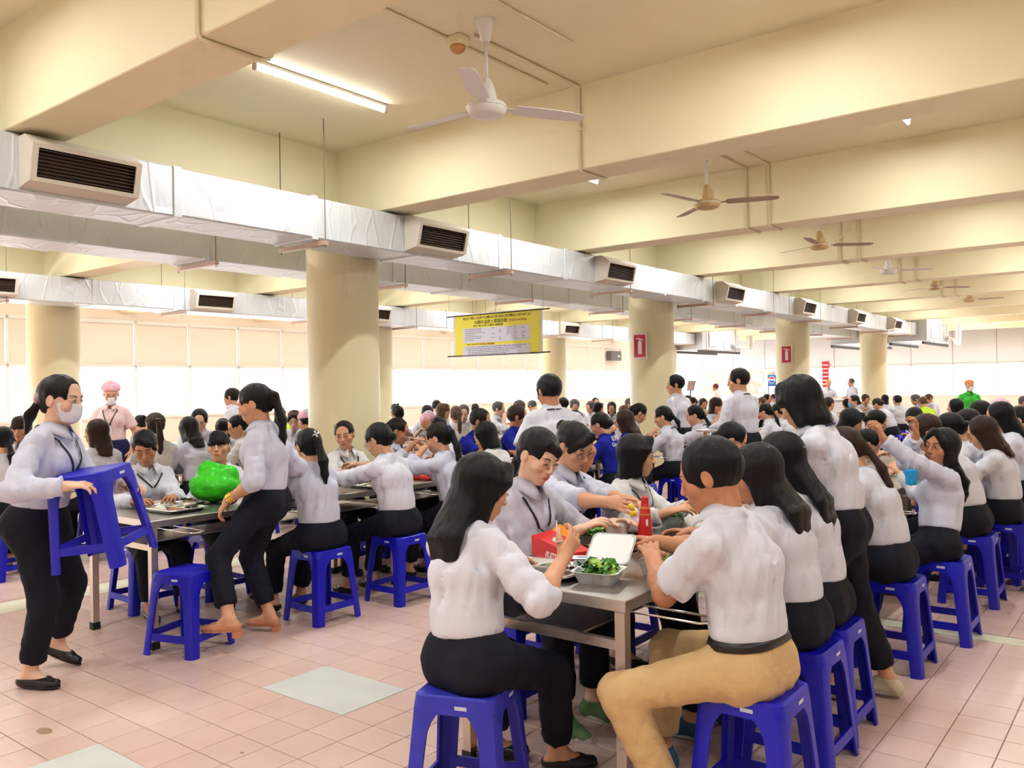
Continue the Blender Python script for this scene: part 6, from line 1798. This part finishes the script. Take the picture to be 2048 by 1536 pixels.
# paper carrier bag lying on its side
bg = empty('paper_bag', (-2.09, 2.99, TZ), -.42, 'red paper carrier bag with orange lining lying on its side', 'bag')
s_ = MB(); s_.add([(-.15, -.06, .003), (.16, -.07, .003), (.16, .06, .003), (-.15, .055, .003), (-.16, -.055, .085), (.15, -.045, .055), (.16, .055, .06), (-.16, .05, .10)], [(0, 1, 5, 4), (1, 2, 6, 5), (2, 3, 7, 6), (4, 5, 6, 7), (3, 2, 1, 0)])
s_.build('sleeve', m_redp, bg)
i_ = MB(); i_.add([(-.1495, -.050, .012), (.14, -.056, .012), (.14, .048, .012), (-.1495, .045, .012), (-.1595, -.045, .075), (.13, -.035, .043), (.14, .044, .048), (-.1595, .040, .089)], [(4, 5, 1, 0), (5, 6, 2, 1), (6, 7, 3, 2), (7, 6, 5, 4), (0, 1, 2, 3)])
i_.build('lining', m_orp, bg)
f_ = MB(); f_.add([(-.16, .05, .10), (.05, .055, .075), (.02, .085, .105), (-.15, .085, .125)], [(0, 1, 2, 3)]).add([(-.16, .052, .10), (.05, .057, .075), (.02, .087, .105), (-.15, .087, .125)], [(3, 2, 1, 0)])
f_.build('flap', m_orp, bg)
lt = mobj('lettering', TEXT['natural'], bg); lt.data.materials.clear(); lt.data.materials.append(m_foam)
lt.matrix_local = Matrix.Translation((.05, -.0665, .030)) @ Matrix.Rotation(-.045, 4, 'Z') @ Matrix.Rotation(PI / 2 - .2, 4, 'X') @ Matrix.Rotation(PI, 4, 'Z') @ Matrix.Translation((0, -.01, 0))
hd = MB(); hd.smooth = True; hd.tube([(.10, -.07, .02), (.13, -.10, .006), (.19, -.10, .005), (.17, -.06, .01)], .003, 6); hd.build('cord_handle', m_redp, bg)
op = MB(); op.bbox(-.10, .10, -.05, .05, 0, .003, .001, Matrix.Rotation(.12, 4, 'Y')); tag(op.build('paper_wrapper', m_orp, None, (-1.98, 3.21, TZ + .018), (0, 0, -.3)), 'flat orange paper wrapper behind the foam box lid', 'paper')
yg = empty('yogurt_cup', (-1.90, 2.865, TZ), .5, 'small white yogurt cup with printed foil lid', 'cup')
c = MB(); c.smooth = True; c.loft([rrect(.024, .024, .008, 0), rrect(.030, .030, .008, .05)], True); smooth_angle(c.build('tub', m_foam, yg).data, 40)
MB().bbox(-.036, .036, -.034, .034, .05, .052, .0008).build('foil_lid', m_foam, yg)
MB().lathe([(.014, .0522), (.014, .0526)], 12, Matrix.Diagonal((1.5, .8, 1, 1))).build('print', m_bluep, yg)
lb = empty('lunch_box', (-2.06, 3.43, TZ), .2, 'tall pale pink lunch box beside the sauce bottle', 'lunch box')
b = MB(); b.smooth = True; b.loft([rrect(.045, .045, .012, 0), rrect(.054, .054, .014, .095)], True); smooth_angle(b.build('body', m_lunch, lb).data, 40)
b = MB(); b.smooth = True; b.loft([rrect(.057, .057, .015, .092), rrect(.057, .057, .015, .104), rrect(.052, .052, .014, .110)], True); smooth_angle(b.build('lid', m_foam, lb).data, 40)
MB().bbox(-.018, .018, -.006, .006, .109, .113, .001).build('vent_tab', m_lunch, lb)
sy = empty('soy_bottle', (-1.99, 3.44, TZ), 0, 'round sauce bottle with dark soy and open yellow cap', 'bottle')
c = MB(); c.smooth = True; c.lathe([(.026, 0), (.030, .004), (.030, .05), (.027, .064)], 20); smooth_angle(c.build('sauce', m_soy, sy).data)
c = MB(); c.smooth = True; c.lathe([(.0275, .064), (.030, .085), (.028, .108), (.016, .124), (.011, .128), (.011, .140)], 20); smooth_angle(c.build('clear_shoulder', m_clear, sy).data)
MB().lathe([(.0308, .008), (.0308, .034)], 20, cap=False).build('label', m_labely, sy)
c = MB(); c.smooth = True; c.lathe([(.016, .136), (.016, .156), (.012, .160)], 16); cp_ = c.build('cap', m_capy, sy); c = MB(); c.smooth = True; c.lathe([(.017, 0), (.017, .010), (.012, .014)], 14, Matrix.Translation((-.012, 0, .176)) @ Matrix.Rotation(1.1, 4, 'Y')); c.build('flip_lid', m_capy, cp_)
ch = empty('chilli_bottle', (-1.915, 3.42, TZ), .4, 'tall tapered red chilli sauce bottle with red cap', 'bottle')
c = MB(); c.smooth = True; c.lathe([(.033, 0), (.037, .006), (.036, .03), (.033, .09), (.0245, .165), (.019, .198), (.016, .205)], 24); smooth_angle(c.build('body', m_redb, ch).data)
c = MB(); c.smooth = True; c.lathe([(.0372, .008), (.0366, .034)], 24, cap=False); c.build('base_band', m_labely, ch)
c = MB(); c.smooth = True; c.lathe([(.0262, .152), (.0205, .190)], 24, cap=False); c.build('neck_label', m_labely, ch)
c = MB(); c.smooth = True; c.lathe([(.0175, .203), (.0175, .232), (.013, .236)], 18); smooth_angle(c.build('cap', m_redb, ch).data)
for k, (a, z, w, h) in enumerate(((-1.9, .050, .026, .012), (-1.2, .105, .010, .030))):
    bc = MB(); rr = .0355 if k == 0 else .0325
    M = Matrix.Rotation(a, 4, 'Z') @ Matrix.Translation((rr, 0, z)) @ Matrix.Rotation(-.05, 4, 'Y')
    bc.box(0, .0006, -w / 2, w / 2, 0, h, M); bo = bc.build('barcode_patch', m_foam, ch)
    if k == 0:
        for q in range(7): MB().box(.0006, .0009, -w / 2 + .002 + q * .0034, -w / 2 + .0034 + q * .0034, .002, h - .002, M).build('bar', m_ink, bo)
def glass_bowl(x, y, r, label, n=40, seed=5):
    g = empty('glass_bowl', (x, y, TZ), 0, label, 'bowl', 'clear bowls')
    b = MB(); b.smooth = True; b.lathe([(r * .5, 0), (r * .62, .003), (r * .92, r * .5), (r, r * .78), (r * 1.03, r * .79), (r * .97, r * .76), (r * .88, r * .5), (r * .55, .006)], 24); smooth_angle(b.build('glass', m_glassb, g).data)
    tag(mobj('salad', leaves(n, r * .62, r * .62, r * .85, seed, sz=r * .8), None, (x, y, TZ + .008)), 'leafy salad in the ' + label, 'salad', None, 'stuff')
glass_bowl(-2.16, 3.33, .072, 'glass salad bowl before the frowning woman', 46)
cb = empty('clear_box', (-1.60, 2.98, TZ), .1, 'clear plastic box by the man\'s hands', 'food box')
b = MB(); b.smooth = True; b.loft([rrect(.052, .07, .014, 0), rrect(.066, .086, .018, .062), rrect(.071, .091, .02, .063), rrect(.064, .084, .018, .061), rrect(.05, .068, .013, .003)], True); smooth_angle(b.build('tub', m_clear, cb).data, 40)
tag(mobj('lettuce', leaves(26, .035, .05, .05, 8, (m_leafp, m_leaf, m_leafp)), None, (-1.60, 2.98, TZ + .006)), 'pale lettuce inside the clear plastic box', 'lettuce', None, 'stuff')
dk = MB(); dk.smooth = True; dk.lathe([(.022, 0), (.030, .045), (.032, .046), (.028, .044), (.02, .004)], 18); tag(dk.build('sauce_cup', m_bowl, None, (-1.845, 3.01, TZ)), 'little steel sauce cup behind the yogurt cup', 'cup')
glass_bowl(-2.10, 4.02, .075, 'glass bowl held by the bob haired woman', 20, 9)
pb = Field(.008); P0 = V3(-2.10, 3.66, TZ + .01)
pb.add([Prim(P0 + V3(0, 0, .03), P0 + V3(0, 0, .03), .075, .075, .06, .06, side=(.787, .617, 0), k=.02, c=.035, axis=(0, 0, 1)), Prim(P0 + V3(.01, 0, .04), P0 + V3(.02, .01, .10), .04, .016, .03, .008, side=(.787, .617, 0), k=.03)])
pb.waves(.004, 5, .04, .1, 4, (1, 1, 1), True); pb.cut((0, 0, TZ + .002), (0, 0, -1)); v, q = pb.surf()
tag(mobj('pink_bag', np_mesh('pink_bag', v - P0, q, mat('pink_thin_plastic', srgb(236, 206, 222), .35)), None, tuple(P0)), 'crumpled pale pink plastic bag behind the chilli bottle', 'bag')
# chopsticks and spoons in hands
def chops(a, b, label):
    e = empty('chopsticks', a, 0, label, 'chopsticks')
    a, b = Vector(a), Vector(b)
    for k in (0, 1):
        mb = MB(); mb.smooth = True; o = Vector((.004, .004, .006)) * (k * 2 - 1)
        mb.tube([tuple(Vector((0, 0, 0)) + o), tuple(b - a + o * .3)], [.0032, .0022], 6); mb.build('stick', m_wood, e)
chops((-1.60, 3.10, .885), (-1.78, 2.96, .80), 'dark chopsticks in the khaki man\'s hand')
chops((-5.16, 4.72, .90), (-5.06, 4.56, .80), 'chopsticks of the woman with spectacles on her head')
spoon(-1.74, 2.47, .955, 0, 'spoon held by the loose haired woman', (0, -.2, 2.2))
spoon(-5.30, 5.27, 1.065, 0, 'spoon at the spectacled woman\'s mouth', (0, .2, .5))
# ---- second table
tray(-4.99, 2.88, .04, 'steel tray at the near corner of the second row', 21)
tray(-5.22, 3.02, 1.5, 'steel tray before the short haired woman', 22)
spoon(-4.93, 2.98, TZ + .034, 2.4, 'spoon resting on the corner tray')
pc = MB(); pc.smooth = True; pc.lathe([(.030, 0), (.040, .055), (.042, .056), (.037, .054), (.028, .004)], 20); tag(pc.build('white_cup', m_foam, None, (-5.20, 3.30, TZ)), 'white plastic cup beside the green bag', 'cup')
gb = Field(.013)
B0 = V3(-5.10, 3.24, TZ + .012)
gb.add([Prim(B0 + V3(0, 0, .10), B0 + V3(0, 0, .10), .165, .165, .13, .13, side=(.787, .617, 0), k=.03, c=.10, axis=(0, 0, 1)),
        Prim(B0 + V3(-.02, .0, .13), B0 + V3(-.05, -.03, .21), .12, .05, .09, .035, side=(.787, .617, 0), k=.05), Prim(B0 + V3(-.055, -.03, .21), B0 + V3(-.045, -.02, .262), .045, .020, .022, .010, side=(.787, .617, 0), k=.03),
        Prim(B0 + V3(.03, .03, .17), B0 + V3(.10, .08, .20), .08, .035, .06, .018, side=(.787, .617, 0), k=.05), Prim(B0 + V3(.045, .0, .225), B0 + V3(.05, -.06, .235), .020, k=.01, op='-')])
gb.waves(.0038, 5, .09, .2, 12, (1, 1, 1), True); gb.cut((0, 0, TZ + .002), (0, 0, -1))
v, q = gb.surf(); gbo = mobj('plastic_bag', np_mesh('plastic_bag', v - B0, q, m_greenbag), None, tuple(B0)); tag(gbo, 'bright green plastic carrier bag standing on the table', 'bag')
glass_bowl(-5.05, 4.52, .085, 'glass bowl with greens before the woman with raised spectacles', 30, 15)
glass_bowl(-5.00, 5.16, .07, 'steel rimmed bowl before the spoon eating woman', 18, 16)
rd = MB(); rd.bbox(-.12, .12, -.09, .09, 0, .03, .008); tag(rd.build('red_tray', m_redp, None, (-4.86, 5.02, TZ)), 'small red plastic tray by the blue scrunchie woman', 'tray')
rb = empty('red_sauce_bottle', (-4.95, 5.72, TZ), 0, 'small red topped sauce bottle before the blue shirt man', 'bottle')
c = MB(); c.smooth = True; c.lathe([(.022, 0), (.024, .004), (.024, .09), (.012, .12)], 16); c.build('body', m_clear, rb); c = MB(); c.smooth = True; c.lathe([(.014, .118), (.014, .145), (.01, .15)], 14); c.build('cap', m_redb, rb)
rb2 = copy_tree(rb); rb2.location = (-4.9, 9.05, TZ); rb2['label'] = 'small red topped sauce bottle near the tan claw clip'
for k, (x, y, rz, lab) in enumerate(((-4.86, 3.64, .1, 'steel tray before the flower clip woman'), (-5.26, 3.95, 0, 'steel tray left of the green bag'), (-4.84, 4.42, 0, 'steel tray before the bent spectacled woman'), (-5.26, 5.7, .1, 'steel tray of the spoon eating woman'), (-4.84, 5.5, 0, 'steel tray before the green lanyard woman'), (-5.26, 6.7, 0, 'steel tray before the chin resting man'),
                                    (-4.84, 7.3, 0, 'steel tray before the lettered blue polo'), (-4.84, 7.9, .05, 'steel tray before the plain blue polo'), (-5.26, 7.3, 0, 'steel tray before the cropped hair man'), (-4.84, 9.35, 0, 'steel tray before the tan claw clip woman'), (-2.1, 5.45, 0, 'steel tray before the half hidden woman'), (-1.66, 3.85, 0, 'steel tray before the waist long hair woman'),
                                    (-1.66, 4.75, 0, 'steel tray before the bending woman'), (-7.98, 3.6, 0, 'steel tray below the pink uniform'), (-7.98, 4.5, 0, 'steel tray before the shoulder haired woman'), (-8.5, 5.3, 0, 'steel tray before the young man looking down'), (-8.5, 6.6, 0, 'steel tray before the woman by the pink cap'))):
    tray(x, y, rz + (0 if k % 2 else PI), lab, 30 + k)
tr = empty('carried_tray', (-3.93, 8.52, .985), .2, 'steel tray carried by the tall standing man', 'tray'); mobj('pan', TRAY[0], tr); mobj('divider', TRAY[1], tr)

# ---- stools without a sitter
stool(-4.55, 2.71, .30, 'empty blue stool before the standing woman\'s feet')
stool(-4.235, 2.075, .66, 'blue stool carried by the masked walking woman', rot=(.10, -.12, .55), z=.66)

# ---- small worn things
def clip_mesh(pts, r, m, nm, root, n=6):
    mb = MB(); mb.smooth = True; mb.tube([tuple(p) for p in pts], r, n); return mb.build(nm, m, root)
def scrunchie(s, root, at, r, m, ax):
    pts = []; a = unit(np.cross(ax, V3(0, 0, 1))) if abs(ax[2]) < .9 else V3(1, 0, 0); b_ = np.cross(ax, a)
    for i in range(17):
        t = 2 * PI * i / 16; pts.append(at + (a * math.cos(t) + b_ * math.sin(t)) * (r + .003 * math.sin(5 * t)))
    clip_mesh(pts, .009, m, 'scrunchie', root, 7)
s, root = W17[0], W17[1]
c0 = s.hp(0, -.118, .045); X, U, Yb = s.H @ V3(1, 0, 0), s.H @ V3(0, 0, 1), s.H @ V3(0, -1, 0)
for k in range(4):
    a = .5 + k * PI / 2.2; clip_mesh([c0 + Yb * .012, c0 + Yb * .016 + (X * math.cos(a) + U * math.sin(a)) * .020, c0 + Yb * .012 + (X * math.cos(a) + U * math.sin(a)) * .028], [.004, .0065, .003], m_clip_w, 'flower_clip', root)
s, root = W34[0], W34[1]; scrunchie(s, root, s.hp(0, -.118, .028), .032, m_scr_b, unit(s.H @ V3(0, -1, .1)))
s, root = W14[0], W14[1]; scrunchie(s, root, s.hp(0, -.112, -.012), .028, m_scr_p, unit(s.H @ V3(0, -1, -.2)))
s, root = W3[0], W3[1]; scrunchie(s, root, s.hp(0, -.10, .05), .036, mat('olive_scrunchie', srgb(90, 92, 60), .7), unit(s.H @ V3(0, -1, .1)))
s, root = W6[0], W6[1]; clip_mesh([s.hp(-.034, -.104, .018), s.hp(0, -.114, .020), s.hp(.034, -.104, .018)], .004, m_clip_w, 'hair_slide', root)
s, root = W55[0], W55[1]; clip_mesh([s.hp(.0, -.112, .03), s.hp(.01, -.128, -.01), s.hp(.0, -.126, -.05)], [.012, .018, .010], m_tanclip, 'claw_clip', root)
s, root = W15[0], W15[1]; w_, e_ = s.wri[-1], s.elb[-1]; ax = unit(e_ - w_)
for k in range(4): scr = scrunchie(s, root, w_ + ax * (.02 + .011 * k), .026, m_gold, ax)
for o in root.children:
    if o.name.startswith('scrunchie'): o.name = 'bracelet_ring'
s, root = W19[0], W19[1]; w_, e_ = s.wri[-1], s.elb[-1]; ax = unit(e_ - w_); scrunchie(s, root, w_ + ax * .03, .024, m_wood, ax)
for o in root.children:
    if o.name.startswith('scrunchie'): o.name = 'watch_strap'
# blue mask hanging from the turning woman's sleeve
s = W9[0]; p = wpt(s, s.elb[-1] * .8 + s.wri[-1] * .2)
mk = Field(.006).add([Prim((0, 0, -.055), (0, 0, -.125), .036, .030, .012, .010, side=(.787, .617, 0), k=.01)]); mk.waves(.0022, 5, .03, .06, 3, (1, 1, 1), True); v, q = mk.surf()
mo = mobj('hanging_mask', np_mesh('hanging_mask', v, q, m_maskc), None, (p[0] + .03, p[1] - .05, p[2] - .02)); tag(mo, 'bright blue face mask dangling from the raised sleeve', 'face mask')
cl = MB(); cl.tube([(-.02, 0, -.05), (-.01, 0, .01), (.01, 0, .01), (.02, 0, -.05)], .0012, 5); cl.build('ear_loop', m_white, mo)
# lettering on the blue polo
s, root, fld, _ = W49
def on_back(me, dx, dz, nm, m):
    base = s.neck * .55 + s.waist * .45 + s.upC * dz
    q = fld.march(base + s.shS * dx - s.fwd * .3, s.fwd, 40, .006)
    o = mobj(nm, me, root); o.data.materials.clear(); o.data.materials.append(m)
    R = Matrix([[*(s.shS)], [*s.upC], [*(-s.fwd)]]).transposed().to_4x4(); R.translation = Vector(q); o.matrix_local = R
    return o
for k, (ltr, dx) in enumerate((('D', -.045), ('O', .0), ('L', .045))):
    sq = MB().box(-.020, .020, -.006, .042, -.0006, .0006).mesh('logo_square', m_foam)
    on_back(sq, dx, .075, 'logo_square', m_foam)
    o = on_back(TEXT[ltr], dx, .075, 'lettering', mat('polo_blue_ink', srgb(24, 34, 130), .6)); o.location += Vector(-s.fwd * .002)
on_back(TEXT['Gòn DL Logis'], 0, .0, 'lettering', m_foam)
